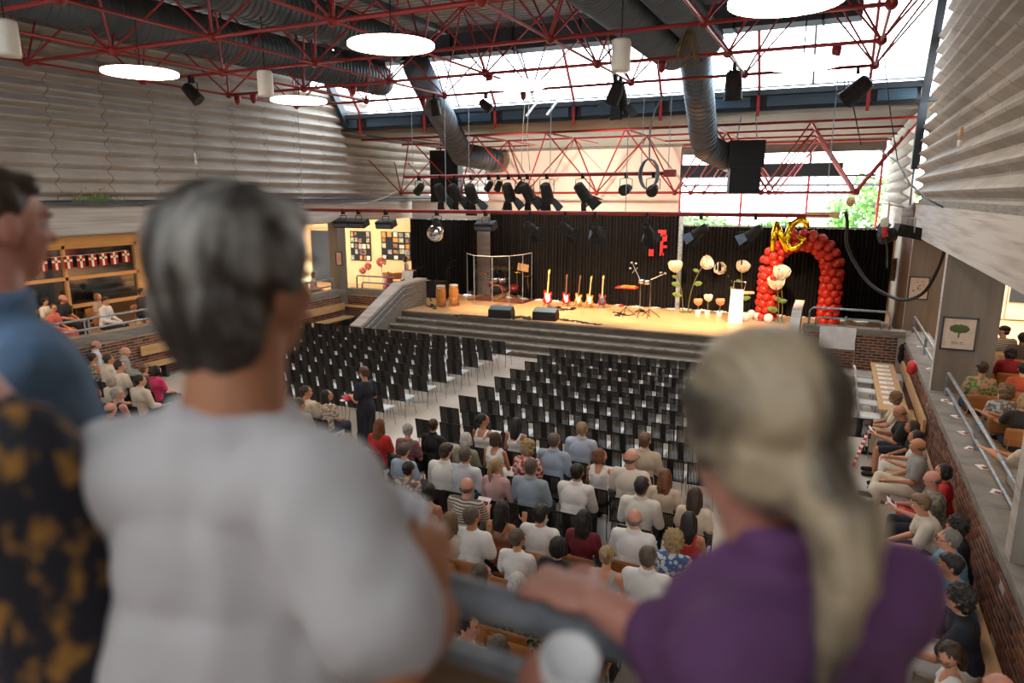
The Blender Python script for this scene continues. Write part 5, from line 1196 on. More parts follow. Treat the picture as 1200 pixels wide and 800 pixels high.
def person(px, py, label, sex='m', top=('tee', W), bot=('trousers', NV), hair=('short', BR), skin='n', lean=.08, hy=0, hp=0, arms='lap', legs='flat', fz=0.0, rz=0.0, s=None, stand=False, glasses=False, group=None, seat=None, name='person'):
    lean = round(lean*20)/20; kk = (sex, lean, hy, hp, arms, legs, stand)
    if kk not in BMC:
        J = standing_joints(sex, arms, hy, hp) if stand else seated_joints(sex, lean, hy, hp, arms, legs)
        BMC[kk] = dict(J=J, body=body_mesh(J, sex), shoe=shoe_mesh(J))
    B = BMC[kk]; J = B['J']; s = s or (1.0 if sex == 'm' else .95)
    S3 = (s*1.12, s*1.10, s*1.07); P = atz(px, py, fz+J['head'].z*S3[2]); Rz = MX.Rotation(R(rz), 3, 'Z'); h = Rz @ V((J['head'].x*S3[0], J['head'].y*S3[1], 0))
    root = (P.x-h.x, P.y-h.y, fz)
    e = empty(name, root, R(rz), label=label, cat='person', group=group); e.scale = S3
    put('body', B['body'], SK[skin], e)
    tk = 'top'+top[0]
    if tk not in B: B[tk] = top_mesh(J, sex, top[0])
    put('dress' if bot[0] == 'skirt' and bot[1] == top[1] else 'shirt', B[tk], cm(*top[1:]), e)
    bk = 'bot'+bot[0]
    if bk not in B: B[bk] = bottom_mesh(J, sex, bot[0])
    put({'trousers': 'trousers', 'shorts': 'shorts', 'skirt': 'skirt'}[bot[0]], B[bk], cm(*bot[1:]), e)
    for q_ in B['shoe']: put('shoe', q_, M['black'], e)
    hs = 1.0 if sex == 'm' else .95
    def att(nm, me, m):
        o = put(nm, me, m, e, J['head']); o.rotation_euler = J['hr'].to_euler(); o.scale = (hs, hs, hs); return o
    if hair[0]:
        if hair[0] not in HM: HM[hair[0]] = hair_mesh(hair[0])
        att('cap' if hair[0] == 'cap' else 'hair', HM[hair[0]], hm(*hair[1:]) if hair[0] != 'cap' else cm(hair[1]))
    att('eyes', FACE[0], [M['eye'], M['black']]); att('mouth', FACE[1], M['lip'])
    if glasses: att('glasses', FACE[2], M['black'])
    if seat:
        kind = seat; short = ' '.join(label.split(' ')[:9]) if 'glimpsed' not in label else label.split(', ')[1]+' at far left above the plank'
        cx, cy = V(root[:2]); off = Rz @ V((0, -.02, 0))
        chair(kind, cx+off.x, cy+off.y, fz, R(rz), ('black slatted' if kind == 'b' else 'brown plywood')+' chair of '+short, 'occupied chairs')
    return e, J
def hold(J_e, what, label):
    e, J = J_e; p = e.matrix_basis @ ((J['hal']+J['har'])/2+V((0, .06, .05)))
    o = empty('programme', tuple(p), e.rotation_euler.z, label=label, cat='paper')
    MB().box((0, 0, 0), (.2, .15, .006), MX.Rotation(R(35), 3, 'X')).build('sheet', M['paper'], o); MB().box((.03, -.02, -.006), (.1, .06, .006), MX.Rotation(R(35), 3, 'X')).build('print', M['flagred'], o)
A = []
def a(*q, **k): A.append((q, k))
a(445.7, 498, 'woman with long copper red hair in a bright red top', sex='f', top=('tee', (.55, .02, .015)), hair=('long', RD))
a(478.7, 503.5, 'short grey haired woman in a purple and green flowered blouse', sex='f', top=('tee', (.30, .03, .10), 'floral', (.12, .16, .08)), hair=('short', LG))
a(508.4, 498, 'person with short dark brown hair in a black top at the aisle', sex='f', top=('long', BK), hair=('short', BR))
a(567, 492, 'woman with dark tied hair in white turning right, left of the wavy haired one', sex='f', top=('strap', W), hair=('pony', DK), skin='t', hy=-60, arms='paper')
a(606, 496, 'woman with long dark wavy hair and a white strappy top', sex='f', top=('strap', W), hair=('long', DK), skin='t')
a(650, 516, 'grey brown haired man with sunburnt neck in a light blue shirt', top=('long', LB), hair=('short', GB), skin='p')
a(546.7, 514, 'white haired woman in a khaki green cardigan', sex='f', top=('long', (.26, .24, .15)), hair=('bob', (.62, .60, .56)))
a(581.8, 514, 'woman with a brown bob in a white sleeveless dress', sex='f', top=('vest', W), bot=('skirt', W), hair=('bob', BR), skin='t', hy=-20)
a(619, 524, 'curly blonde woman in a red and white flowered blouse', sex='f', top=('tee', (.72, .62, .52), 'floral', (.5, .03, .03)), hair=('curly', BL), hp=-15)
a(474.4, 527, 'short haired woman in a light blue top behind the flowered blouse', sex='f', top=('tee', LB), hair=('short', GB))
a(522.7, 529, 'brown haired man in a white shirt beside the dark haired one in pale shirt', top=('long', W), hair=('boy', BR), hp=-20, lean=.2)
a(546, 533, 'dark grey haired man in a pale blue white shirt, centre left', top=('long', (.58, .60, .64)), hair=('short', GB), lean=.15)
a(479.7, 549, 'dark tied haired woman in a beige flowered blouse', sex='f', top=('long', (.55, .45, .36), 'floral', (.2, .12, .1)), hair=('bun', DK))
a(582.8, 546, 'woman with a blonde grey ponytail in a pink blouse', sex='f', top=('long', (.62, .38, .36)), hair=('pony', BL), hy=-25)
a(623, 547, 'dark grey haired man in a grey blue polo shirt', top=('polo', (.30, .36, .42)), hair=('short', GB), skin='t')
a(434, 547, 'bald man in a white shirt left of the beige flowered blouse', top=('long', (.62, .60, .58)), hair=('bald', GR), skin='t')
a(412.8, 533, 'greying man in dark clothes behind the blonde woman at the aisle', top=('tee', (.1, .1, .11)), hair=('short', GB))
a(408.5, 515, 'woman with long blonde hair at the left of the aisle', sex='f', top=('tee', (.45, .36, .28)), hair=('long', BL))
a(503.5, 575, 'woman with straight dark hair and bare shoulders', sex='f', top=('strap', (.5, .35, .25)), hair=('bob', DK), skin='t')
a(547.7, 569.5, 'bald man in a beige and black striped shirt', top=('tee', (.60, .52, .42), 'stripe', (.12, .1, .09)), hair=('bald', GB), skin='p', arms='paper')
a(589, 596, 'woman with very long dark hair raising her right hand', sex='f', top=('strap', (.3, .15, .08)), hair=('long', DK), skin='t', arms='raise')
a(529.7, 609, 'woman with long light brown hair in a cream top', sex='f', top=('tee', CR), hair=('long', DB), hy=-10, lean=.15)
a(554, 604.6, 'grey brown haired man in a plain white t-shirt', top=('tee', W), hair=('short', GB), skin='t', hy=-20)
a(634, 602, 'dark short haired boy in a white t-shirt', top=('tee', W), hair=('boy', DK), s=.95)
a(607.5, 630, 'short grey haired woman with an orange necklace and white top', sex='f', top=('tee', W), hair=('short', GB), hy=-20)
a(682.5, 502.5, 'short fair haired man with red neck in a light blue shirt', top=('long', (.42, .48, .58)), hair=('short', (.35, .22, .12)), skin='p')
a(704, 534, 'woman with straight brown hair looking right, white sleeveless top', sex='f', top=('vest', W), hair=('bob', RD), skin='t', hy=-50, arms='paper')
a(740, 536.5, 'bald man with glasses in a cream shirt', top=('tee', (.70, .62, .52)), hair=('bald', GB), skin='p', hy=-30, glasses=True, s=1.04)
a(756, 516, 'young man with brown hair in a beige shirt, front row', top=('long', (.52, .42, .32)), hair=('boy', (.16, .08, .04)))
a(677, 552.5, 'dark haired man bowing forward in a white shirt', top=('long', W), hair=('short', DK), skin='t', lean=.3, arms='knees')
a(752, 569.5, 'young dark haired man in a short sleeved cream shirt', top=('polo', (.74, .70, .62)), hair=('boy', DK), skin='t')
a(744, 606.7, 'bald man in a white collared shirt', top=('long', W), hair=('bald', GR), skin='p')
a(685, 606.7, 'woman with dark hair in a wine red top', sex='f', top=('long', (.16, .01, .02)), hair=('long', DK))
a(780, 558, 'brown haired woman in a cream top with a thin black bag strap', sex='f', top=('tee', CR), hair=('long', RD))
a(808, 609, 'woman with long dark hair and red straps over bare shoulders', sex='f', top=('strap', (.5, .03, .03)), hair=('long', DK), skin='t')
a(790, 632, 'blonde woman in a white and blue flowered dress', sex='f', top=('tee', (.62, .62, .58), 'floral', (.05, .12, .32)), bot=('skirt', (.62, .62, .58), 'floral', (.05, .12, .32)), hair=('curly', BL))
a(654.5, 639, 'person with jet black hair below the wine red top', sex='f', top=('tee', BK), hair=('bob', BK))
a(712, 650, 'woman with short ash blonde hair and glasses pushed up', sex='f', top=('strap', (.35, .4, .42)), hair=('short', BL))
a(760, 652, 'grey haired man in a white polo shirt near the rail', top=('polo', W), hair=('short', GB))
a(565.5, 672, 'woman with ash blonde hair and glasses just above the rail', sex='f', top=('tee', (.3, .28, .25)), hair=('bob', GB), hy=-40, glasses=True)
a(607, 682, 'white haired person just above the rail', sex='f', top=('tee', (.5, .45, .4)), hair=('bob', (.7, .68, .64)))
a(548, 733, 'man in a white shirt facing right, seen between the rail and the plank', top=('long', W), hair=('short', DK), skin='p', hy=-80)
a(612, 700, 'woman in a black and yellow speckled dress under the rail', sex='f', top=('tee', (.02, .02, .025), 'floral', (.4, .36, .2)), bot=('skirt', (.02, .02, .025), 'floral', (.4, .36, .2)), hair=('short', LG), s=.9)
a(585, 757, 'woman with light brown hair just above the plank', sex='f', top=('tee', (.3, .25, .2)), hair=('bob', GB))
a(690, 700, 'person in a beige knitted top under the woman\'s hand', sex='f', top=('long', (.52, .42, .26), 'floral', (.3, .22, .12)), hair=('short', LG))
a(845, 665, 'person in a white top behind the ponytailed woman\'s shoulder', top=('tee', W), hair=('short', BR))
a(815, 580, 'woman with dark hair half hidden by the ponytailed woman\'s chin', sex='f', top=('tee', CR), hair=('long', BR))
a(331, 455, 'balding man in an olive shirt, leftmost of the front group by the head', top=('tee', (.06, .06, .03)), hair=('short', BR), skin='t')
a(359.5, 459, 'dark haired man in a cream shirt turning right', top=('tee', CR), hair=('short', BR), skin='t', hy=-55)
a(352, 473, 'grey haired man in a grey shirt with a dark strap', top=('tee', (.36, .36, .35)), hair=('short', GB), skin='t', hy=-10)
a(384, 463, 'woman with very long dark hair in a cream flowered top looking up right', sex='f', top=('tee', (.7, .62, .5), 'floral', (.35, .25, .18)), hair=('long', DK), skin='t', hy=-50, hp=12)
a(324.5, 474, 'dark haired person half hidden at the left of the front group', top=('tee', (.15, .12, .1)), hair=('short', BR))
a(113, 404, 'bald man in a white and blue shirt beside the left brick wall', top=('long', (.6, .62, .68)), hair=('bald', GB), skin='p', rz=-35)
a(110, 419, 'dark haired woman in a green white flowered top at left', sex='f', top=('strap', (.5, .52, .42), 'floral', (.1, .2, .12)), hair=('short', DK), skin='t', hy=-20)
a(128, 421, 'brown haired man in a cream shirt, left group, nearest the brick wall row', top=('long', CR), hair=('short', BR), skin='t', hy=-30)
a(141, 429, 'person in a cream shirt with dark hair right of the brown haired man', top=('tee', (.7, .6, .46)), hair=('short', BR), hy=-40)
a(131.6, 446, 'blonde white haired person in the middle of the left group', sex='f', top=('tee', CR), hair=('bob', (.5, .42, .32)))
a(138, 462, 'grey haired man in a dark waistcoat in the left group', top=('vest', NV), hair=('short', LG), skin='p', hy=-40)
a(113, 461, 'brown haired woman at the lower left of the left group', sex='f', top=('tee', (.05, .04, .04)), hair=('bob', RD))
a(130, 479, 'person seen from above in dark clothes, lowest of the left group', top=('tee', BK), hair=('bald', GB), skin='p')
a(165, 446, 'dark haired man in a cream shirt beside the white t-shirt shoulder', top=('long', CR), hair=('short', DK), hy=-30)
a(147, 412, 'elderly person in a grey shirt next to the big blurred head', top=('long', (.3, .3, .29)), hair=('bald', LG), rz=-30)
a(169, 432, 'brown haired woman by the white t-shirt shoulder, upper left group', sex='f', top=('tee', (.1, .09, .08)), hair=('short', DB))
a(184, 434, 'dark haired woman in a hot pink top in the left group', sex='f', top=('tee', (.6, .03, .12)), hair=('bob', DK))
for x_, y_, i_ in ((88, 585, 'upper'), (72, 604, 'lower')):
    a(x_, y_, f'person with dark clothes glimpsed above the plank at the far left, {i_} one', top=('tee', (.1, .08, .09) if i_ == 'upper' else W), hair=('short', BR if i_ == 'upper' else GB))
AUD = A; A = []
PPL = []
#AUDBUILD
for q, k in AUD:
    kk = dict(k); kk.setdefault('arms', 'lap')
    px, py = q[0], q[1]; Pq = atz(px, py, 1.2)
    kk.setdefault('seat', 'b' if Pq.y > 8.05 else 'p'); kk.setdefault('group', None)
    r = person(px, py, q[2], **kk); PEOPLE_XY.append((r[0].location.x, r[0].location.y))
    if kk['arms'] == 'paper': hold(r, 0, 'paper programme held by '+' '.join(q[2].split(' ')[:9]))
# row on the bench at the right wall, facing left
RW = dict(rz=90)
person(1048, 466, 'woman with short brown hair in a cream ruffled top, farthest of the right row', sex='f', top=('tee', (.7, .62, .5)), bot=('trousers', CR), hair=('curly', DB), skin='t', lean=.3, arms='knees', **RW)
r = person(1054, 483, 'balding man in black reading a white programme in the right row', top=('tee', BK), bot=('shorts', NV), hair=('bald', GB), skin='t', lean=.35, hp=-25, arms='paper', **RW); hold(r, 0, 'white programme held by the balding man in black')
person(1068, 500, 'brown haired woman in black beside the tan handbag in the right row', sex='f', top=('tee', BK), bot=('trousers', W), hair=('bob', BR), skin='t', lean=.2, rz=90)
person(1072, 512, 'dark haired person with a phone hidden behind the balding man in grey', sex='f', top=('tee', W), bot=('trousers', (.5, .38, .26)), hair=('bob', DK), skin='t', lean=.25, arms='paper', **RW)
person(1075, 522, 'balding man in a grey t-shirt and cream trousers with crossed legs', top=('tee', (.28, .28, .28)), bot=('trousers', (.62, .56, .46)), hair=('bald', GB), skin='t', lean=.0, hy=-15, legs='cross', arms='lap', **RW)
person(1104, 552, 'dark haired woman in red behind the bald man of the right row', sex='f', top=('tee', (.5, .02, .02)), bot=('skirt', (.5, .02, .02)), hair=('bob', DK), lean=.1, **RW)
r = person(1092, 562, 'bald man in a dark patterned shirt in the right row', top=('tee', (.12, .13, .15), 'floral', (.3, .28, .22)), bot=('trousers', NV), hair=('bald', GB), skin='p', lean=.15, hp=-25, arms='paper', **RW); hold(r, 0, 'red and white programme on the knees in the right row')
person(1078, 590, 'young brown haired man in a cream t-shirt leaning forward in the right row', top=('tee', (.72, .66, .56)), bot=('trousers', BK), hair=('boy', DB), skin='n', lean=.45, hp=-15, arms='knees', **RW)
person(1120, 615, 'dark haired person hidden behind the young man in the right row', sex='f', top=('tee', NV), bot=('trousers', BK), hair=('curly', DK), skin='t', lean=.15, **RW)
person(1110, 632, 'grey haired man with glasses in a light blue shirt in the right row', top=('tee', (.16, .34, .48)), bot=('trousers', (.2, .14, .09)), hair=('short', GR), skin='n', lean=.25, arms='knees', glasses=True, **RW)
person(1112, 662, 'dark haired young man in blue next to the grey haired man', top=('tee', (.12, .28, .42)), bot=('trousers', (.2, .14, .09)), hair=('boy', DK), skin='t', lean=.3, arms='knees', **RW)
person(1122, 700, 'dark curly haired young man in a navy t-shirt, near end of the right row', top=('tee', NV), bot=('trousers', W), hair=('curly', DK), skin='n', lean=.2, arms='knees', **RW)
person(1112, 768, 'woman with long brown hair and glasses looking down at the bottom right', sex='f', top=('vest', W), bot=('trousers', BK), hair=('long', BR), hp=-30, hy=60, glasses=True, lean=.1, rz=90)
person(1168, 806, 'bald man cut by the bottom edge at the right', top=('tee', W), hair=('bald', GB), skin='p', rz=90)
# bags in the right row
p = atz(1052, 508, .62); e = empty('handbag', tuple(p), label='tan leather handbag on the lap in the right row', cat='bag'); MB().box((0, 0, 0), (.16, .28, .2)).build('body', M['cardb'], e); MB().tube([(0, -.1, .1), (0, 0, .24), (0, .1, .1)], .012).build('strap', M['cardb'], e)
p = atz(1062, 474, 1.35); e = empty('red_jacket', (1.82, atx(1062, 474, 1.8).y, 1.3), label='dark red jacket hanging over the right brick wall', cat='jacket')
MB().ell((0, 0, 0), (.1, .22, .14)).ell((0, .1, -.1), (.1, .16, .12)).build('cloth', M['redc'], e, True)
# black figure/coat at the table end
e = empty('black_coat', (1.84, 20.5, .8), label='black coat hanging at the far end of the right wall', cat='coat'); MB().ell((0, 0, .30), (.07, .10, .14)).ell((0, 0, .10), (.08, .12, .2)).cyl((0, 0, .42), (.08, 0, .46), .015).build('cloth', M['black'], e, True)
# right gallery audience
G = dict(fz=.85)
def g(px, py, label, **k):
    seat = k.pop('seat', 'p'); person(px, py, label, seat=seat, **dict(G, **k))
g(1150, 387, 'person in a dark cap beside the tree poster column', top=('tee', (.1, .07, .05)), hair=('cap', BK), skin='d')
g(1176, 388, 'young man in a black baseball cap and black and white striped shirt', top=('tee', (.6, .58, .55), 'stripe', (.02, .02, .02)), hair=('cap', BK), skin='t', hy=60)
g(1160, 403, 'person in a cream shirt with a white cloth behind the column', top=('long', (.62, .50, .36)), hair=('short', BR), skin='t', lean=.25)
g(1199, 396, 'dark haired man at the right edge in the upper gallery', top=('tee', (.08, .06, .05)), hair=('short', DK), skin='d')
g(1149, 412, 'woman with short brown hair in a plum top in the right gallery', sex='f', top=('tee', (.05, .015, .03)), hair=('short', BR), skin='t')
g(1184, 413, 'woman with black hair in a dark red jacket in the right gallery', sex='f', top=('long', (.28, .01, .015)), hair=('bob', DK), hy=30)
g(1151, 431, 'woman in a green and pink flowered top in the right gallery', sex='f', top=('tee', (.07, .22, .05), 'floral', (.45, .22, .16)), hair=('short', BR), skin='t', s=1.0)
g(1199, 432, 'person in an orange red top cut by the right edge', sex='f', top=('tee', (.5, .08, .03)), hair=('short', DK))
g(1178, 458, 'curly light brown haired woman in a pale blue flowered top', sex='f', top=('tee', (.4, .48, .5), 'floral', (.2, .15, .13)), hair=('curly', DB), skin='t', hy=20)
g(1200, 470, 'woman with golden hair and black top leaning on the gallery rail', sex='f', top=('tee', (.02, .012, .012)), hair=('bob', BL), hy=40, arms='rail', skin='t')
g(1222, 515, 'person in a cream shirt resting hands on the rail at the right edge', top=('tee', (.6, .5, .38)), bot=('trousers', (.4, .33, .24)), hair=('short', BR), arms='rail', hy=20)
# left gallery audience, turned towards the stage and hall
for q in ((53, 353, 'woman with brown hair and hat in the left gallery', dict(sex='f', top=('tee', W), hair=('curly', DK), hy=-30)), (63, 361, 'woman in a coral pink dress and glasses by the left gallery rail', dict(sex='f', top=('tee', (.62, .16, .13)), bot=('skirt', (.62, .16, .13)), hair=('short', BR), hy=-40, glasses=True)),
          (74, 350, 'bald man in a navy shirt in the left gallery', dict(top=('tee', NV), hair=('bald', GB), skin='p', hy=20)), (115, 348, 'woman with light brown hair behind the man in white in the left gallery', dict(sex='f', top=('tee', (.4, .3, .25)), hair=('bob', DB))),
          (124, 353, 'dark haired man in a white shirt seated at the left gallery rail', dict(top=('long', W), hair=('boy', DK), skin='n', hy=-30)), (167, 342, 'person in dark clothes at the right end of the flag window', dict(top=('tee', (.03, .03, .035)), hair=('short', DK))),
          (18, 358, 'dark haired person low in the left gallery window corner', dict(top=('tee', NV), hair=('short', DK)))):
    person(q[0], q[1], q[2], fz=.85, rz=-62, seat='p', **q[3])
person(368, 322, 'woman with folded arms behind the left rail near the doorway', sex='f', top=('tee', (.45, .3, .28)), bot=('trousers', BR), hair=('bob', BR), fz=.85, rz=-60, seat='p')
# standing people
person(426, 437, 'woman in a navy blue dress standing and handing out programmes in the aisle', sex='f', top=('tee', (.010, .013, .025)), bot=('skirt', (.010, .013, .025)), hair=('short', (.10, .04, .02)), stand=True, rz=75, hp=-20, s=1.03)
p = atz(408, 466, 1.18); e = empty('programme', tuple(p), 1.2, label='red and blue programmes in the standing woman\'s hands', cat='paper')
MB().box((0, 0, 0), (.22, .16, .03), MX.Rotation(R(20), 3, 'X')).build('sheet', M['redc'], e); MB().box((.03, .1, .02), (.2, .12, .02)).build('sheet', mat('blue_print', (.03, .06, .18)), e); MB().box((-.1, -.02, -.02), (.14, .1, .02)).build('sheet', M['paper'], e)
def stand_at(px, py, Y, label, fz, **k):
    P = aty(px, py, Y); r = person(px, py, label, stand=True, fz=fz, **k); e = r[0]; s = e.scale.z; h = MX.Rotation(e.rotation_euler.z, 3, 'Z') @ (r[1]['head']*s); e.location = (P.x-h.x, P.y-h.y, P.z-h.z); return e
e = stand_at(476, 311, 24.4, 'dark haired woman in a white sleeveless top behind the stage piano', .85, sex='f', top=('vest', W), bot=('trousers', BK), hair=('bob', DK), skin='t', rz=-60)
e.location.z = .85
# ------------------------------------------------------------- the four close figures at the balcony rail
MF = 3.38
def big(label, J, sex, top, bot, hair, skin, hairfn=None, topfn=None, vox=.008):
    o0 = V((J['pe'].x, J['pe'].y, MF)); 
    for k in list(J):
        if isinstance(J[k], V) and k not in ('up', 'hdl', 'hdr', 'hnl', 'hnr'): J[k] = J[k]-o0
    b = SEXB[sex]; e = empty('person', tuple(o0), label=label, cat='person')
    put('body', body_mesh(J, sex, vox), SK[skin], e)
    put('shirt', topfn(J) if topfn else top_mesh(J, sex, top[0], .010, .012), top[1], e)
    put('trousers', bottom_mesh(J, sex, 'trousers'), bot, e); [put('shoe', q_, M['black'], e) for q_ in shoe_mesh(J)]
    for nm, me, m in (('hair', hairfn(), hair), ('eyes', FACE[0], [M['eye'], M['black']]), ('mouth', FACE[1], M['lip'])):
        o = put(nm, me, m, e, J['head']); o.rotation_euler = J['hr'].to_euler()
    return e
def jbase(head, nb, shl, shr, az, hy, hp=0, back=.06, roll=0):
    J = dict(head=head, nb=nb, shl=shl, shr=shr, up=V((0, 0, 1)), tr=MX.Rotation(R(-az), 3, 'Z')); f = V((sin(R(az)), cos(R(az)), 0)); rr = V((f.y, -f.x, 0))
    J['hr'] = MX.Rotation(R(-(hy)), 3, 'Z') @ MX.Rotation(R(hp), 3, 'X') @ MX.Rotation(R(roll), 3, 'Y')
    J['ch'] = nb-f*.0+V((0, 0, -.17)); J['wa'] = nb-f*back*.6+V((0, 0, -.33)); J['pe'] = nb-f*back+V((0, 0, -.50))
    for k, s in (('l', -1), ('r', 1)):
        J['hip'+k] = J['pe']+rr*s*.09+V((0, 0, -.04)); J['kn'+k] = V((J['hip'+k].x, J['hip'+k].y, MF+.48)); J['an'+k] = V((J['hip'+k].x, J['hip'+k].y, MF+.08)); J['to'+k] = J['an'+k]+f*.13+V((0, 0, -.045))
    return J
RAILY = .80; RZ = 4.515
# grey haired man in a white t-shirt
J = jbase(atd(290, 330, .90), atd(272, 490, .88), atd(140, 562, .88), atd(368, 578, .82), -10, 4)
J['ell'] = J['shl']+V((-.02, .10, -.27)); J['hal'] = V((J['shl'].x+.10, RAILY-.10, RZ+.05)); J['hdl'] = V((.2, 1, -.1))
J['elr'] = atd(464, 775, .78); J['har'] = atd(503, 722, .86); J['hdr'] = V((-.02, .22, 1)); J['hnr'] = V((-1, .2, .1)); J['hcr'] = .75
def mhair():
    mb = MB(); e = lambda c, r: mb.ell(c, r, None, 20, 14)
    e((0, -.028, .040), (.094, .105, .094)); e((0, -.062, -.02), (.085, .064, .075)); e((0, -.058, -.07), (.074, .048, .05)); e((0, .035, .082), (.068, .05, .035))
    for s in (-1, 1): mb.cap((s*.078, -.0, .04), .022, (s*.08, .0, -.0), .014)
    return remesh(mb, .007, 1, 'hair', lambda c: .0015*noise.noise(V((math.atan2(c.x, c.y+.03)*4, c.z*7, c.y*7)))+.005*noise.noise(V((c.x*60, c.y*60, c.z*14))))
big('grey haired man in a white t-shirt seen from behind at the rail', J, 'M', ('tee', mat('white_cotton_tee', (.64, .61, .62), .85, scale=4, bump=.2)), cm(NV), mat('salt_and_pepper_hair', (.035, .024, .018), .55, c2=(.40, .38, .35), scale=3.0, detail=7, stretch=(10, 2.5, 2.2), bump=.4, lo=.48, hi=.68), 't', mhair, vox=.007)
p = atd(458, 608, .87); e = empty('folded_paper', tuple(p), -.35, label='white folded paper in the grey haired man\'s hand', cat='paper')
MB().box((0, 0, .0), (.065, .006, .085), MX.Rotation(R(-25), 3, 'X')).build('sheet', M['paper'], e)
MB().box((.01, .02, -.01), (.06, .006, .08), MX.Rotation(R(-12), 3, 'X')).build('sheet', M['paper'], e)
# woman with a grey blonde ponytail in purple
J = jbase(atd(880, 500, .80), atd(920, 650, .80), atd(858, 775, .72), atd(1035, 700, .80), -25, -42, -6, .05)
J['ell'] = atd(822, 782, .84); J['hal'] = atd(700, 712, .92)+V((0, 0, .008)); J['hdl'] = V((-1, .22, -.02)); J['hnl'] = V((0, .25, -1)); J['hcl'] = .45
J['elr'] = atd(760, 1060, .78); J['har'] = atd(668, 772, .84)+V((-.07, .0, -.16)); J['hdr'] = V((.05, .1, 1)); J['hnr'] = V((1, .6, 0)); J['hcr'] = .35
def whair():
    mb = MB(); e = lambda c, r: mb.ell(c, r, None, 20, 14)
    e((0, -.03, .036), (.086, .100, .088)); e((0, -.058, -.02), (.078, .060, .066))
    for s in (-1, 1): mb.cap((s*.07, .0, .05), .022, (s*.074, -.02, -.02), .018)
    mb.cap((0, -.10, -.035), .045, (.0, -.135, -.06), .03); mb.ell((0, -.15, -.065), (.042, .035, .035))
    mb.cap((0, -.15, -.07), .032, (-.012, -.165, -.11), .030); mb.cap((-.012, -.165, -.11), .028, (-.03, -.17, -.17), .017); mb.cap((-.03, -.17, -.17), .017, (-.04, -.165, -.225), .005)
    return remesh(mb, .007, 1, 'hair', lambda c: .003*noise.noise(V((c.x*22, c.y*6, c.z*22)))+.003*noise.noise(V((c.x*60, c.y*14, c.z*60))))
big('woman with a grey blonde ponytail in a purple top leaning on the rail', J, 'f', ('polo', mat('purple_jersey', (.15, .055, .16), .85, c2=(.11, .04, .12), scale=4)), cm(BK), mat('ash_blonde_grey_hair', (.44, .34, .22), .5, c2=(.06, .045, .032), scale=2.6, detail=6, stretch=(11, 1.5, 2.2), bump=.5, lo=.44, hi=.60), 'p', whair, vox=.007)
p = atd(668, 772, .84); cz = (V((0, 0, 1))*.75+(V((0, 0, H))-p).normalized()*.6).normalized(); e = empty('paper_cup', tuple(p-cz*.10), label='white lidded paper cup held over the balcony rail', cat='cup')
e.rotation_mode = 'QUATERNION'; e.rotation_quaternion = cz.to_track_quat('Z', 'Y')
MB().lathe([(.028, 0), (.029, .002), (.0355, .092)], n=32).build('cup', M['paper'], e, True)
MB().lathe([(.038, .088), (.0385, .097), (.0355, .104), (.0325, .104), (.030, .095), (.002, .095)], n=36).build('lid', M['white'], e, True)
# man in a denim blue shirt at the left
J = jbase(atd(-4, 264, 1.38), atd(-12, 372, 1.36), atd(-135, 440, 1.42), atd(40, 445, 1.28), -8, 8, -4, .2)
J['ell'] = J['shl']+V((-.03, .15, -.25)); J['hal'] = V((J['shl'].x+.05, RAILY, RZ+.06)); J['elr'] = J['shr']+V((.03, .08, -.27)); J['har'] = V((J['shr'].x-.03, RAILY, RZ+.06))
def bhair():
    mb = MB(); mb.ell((0, -.030, .042), (.084, .097, .086)); mb.ell((0, -.055, -.015), (.076, .053, .06)); mb.ell((0, .035, .08), (.065, .045, .03))
    return remesh(mb, .008, 1, 'hair', lambda c: .004*noise.noise(V((c.x*50, c.y*50, c.z*30))))
big('dark haired man in a denim blue shirt at the left edge', J, 'm', ('rolled', mat('denim_blue_shirt', (.13, .23, .38), .85, c2=(.10, .18, .31), scale=5, bump=.2)), cm(NV), hm(BR), 'p', bhair)
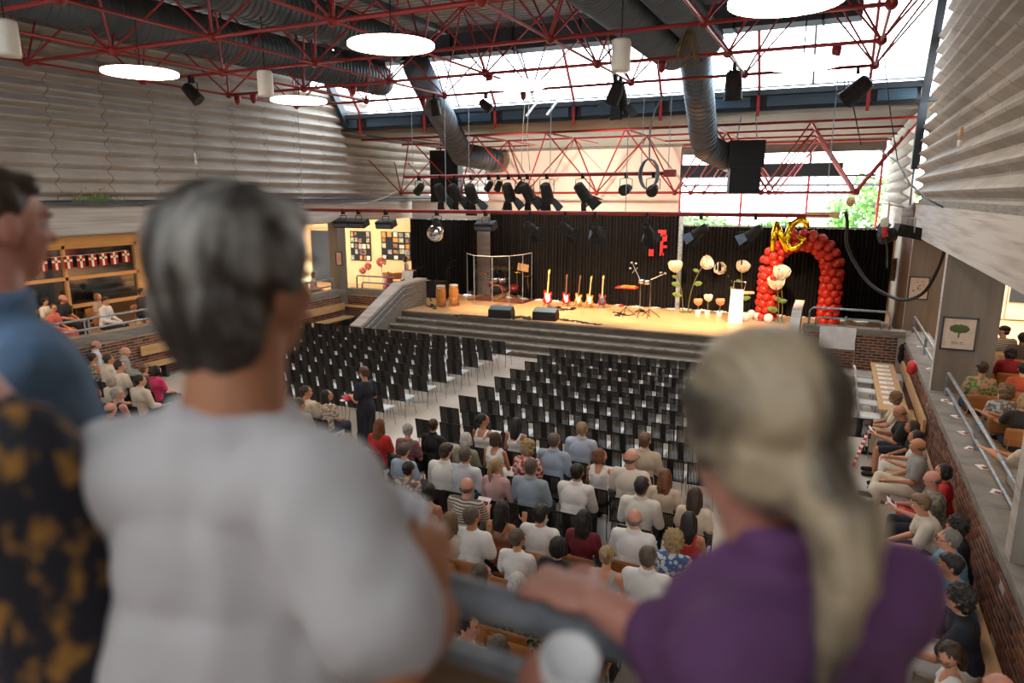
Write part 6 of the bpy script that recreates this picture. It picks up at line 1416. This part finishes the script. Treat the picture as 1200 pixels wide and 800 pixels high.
# person in a dark flowered top at the lower left
J = jbase(atd(-130, 260, .88), atd(-95, 415, .88), atd(-220, 520, .94), atd(25, 528, .80), -5, -5, 0, .02)
J['ell'] = J['shl']+V((-.03, .1, -.26)); J['hal'] = V((J['shl'].x, RAILY-.06, RZ+.05)); J['elr'] = J['shr']+V((.012, .02, -.27)); J['har'] = J['elr']+V((-.16, .10, .03))
def ftop(J):
    b = SEXB['f']; mb = MB(); g_ = .016; torso(mb, J, b, g_, True, False); mb.ell(J['ch'], tuple(q+g_ for q in b['ch']), J['tr'])
    for k in 'lr': mb.cap(J['sh'+k]+V((0, 0, -.01)), .066, J['el'+k]+V((0, 0, -.05)), .082); mb.cap(J['sh'+k]+V((0, 0, -.02)), .06, J['ch']+V((0, 0, .03)), .085)
    mb.cap(J['pe'], .17, J['pe']+V((0, 0, -.5)), .24)
    return remesh(mb, .010, 2, 'dress', lambda c: .010*noise.noise(V((c.x*14, c.y*14, c.z*5))))
fm = mat('dark_flowered_cloth', (.012, .012, .02), .8, c2=(.34, .16, .03), scale=24, kind='noise', detail=3.5, lo=.52, hi=.62, stretch=(1.3, 1.3, .8))
big('woman in a black dress with golden brown flowers at the lower left', J, 'f', ('tee', fm), cm(BK), hm(BR), 'p', lambda: hair_mesh('bob', .008), ftop)
# ------------------------------------------------------------- balcony rail
rl = empty('balcony_rail', label='thick galvanised tube rail with wooden plank at the photographer\'s balcony', cat='railing')
MB().cyl((-5, RAILY, RZ), (.06, RAILY, RZ), .0275, n=28).build('top_rail', M['galv'], rl, True)
MB().bb((-5, RAILY-.010, RZ-.185), (1.6, RAILY+.010, RZ-.108)).build('plank', mat('brown_weathered_plank', (.30, .19, .11), .7, c2=(.19, .12, .07), scale=3, stretch=(1, 8, 8)), rl)
MB().bb((-5, RAILY-.015, RZ-.108), (1.6, RAILY+.015, RZ-.085)).build('plank_edge', M['galv'], rl); MB().bb((-5, RAILY-.015, RZ-.205), (1.6, RAILY+.015, RZ-.185)).build('plank_edge', M['galv'], rl)
MB().cyl((-5, RAILY, RZ-.33), (1.6, RAILY, RZ-.33), .02, n=16).build('lower_rail', M['galv'], rl, True)
MB().tube([(.06, RAILY, RZ), (.10, RAILY, RZ-.01), (.125, RAILY, RZ-.05), (.13, RAILY, MF)], .025, 16).build('rail_end', M['galv'], rl, True)
for x in (-4.6, -3.0, -1.4): MB().box((x, RAILY, (RZ+MF)/2), (.05, .03, RZ-MF)).build('post', M['galv'], rl)
bpy.data.scenes.remove(tsc)
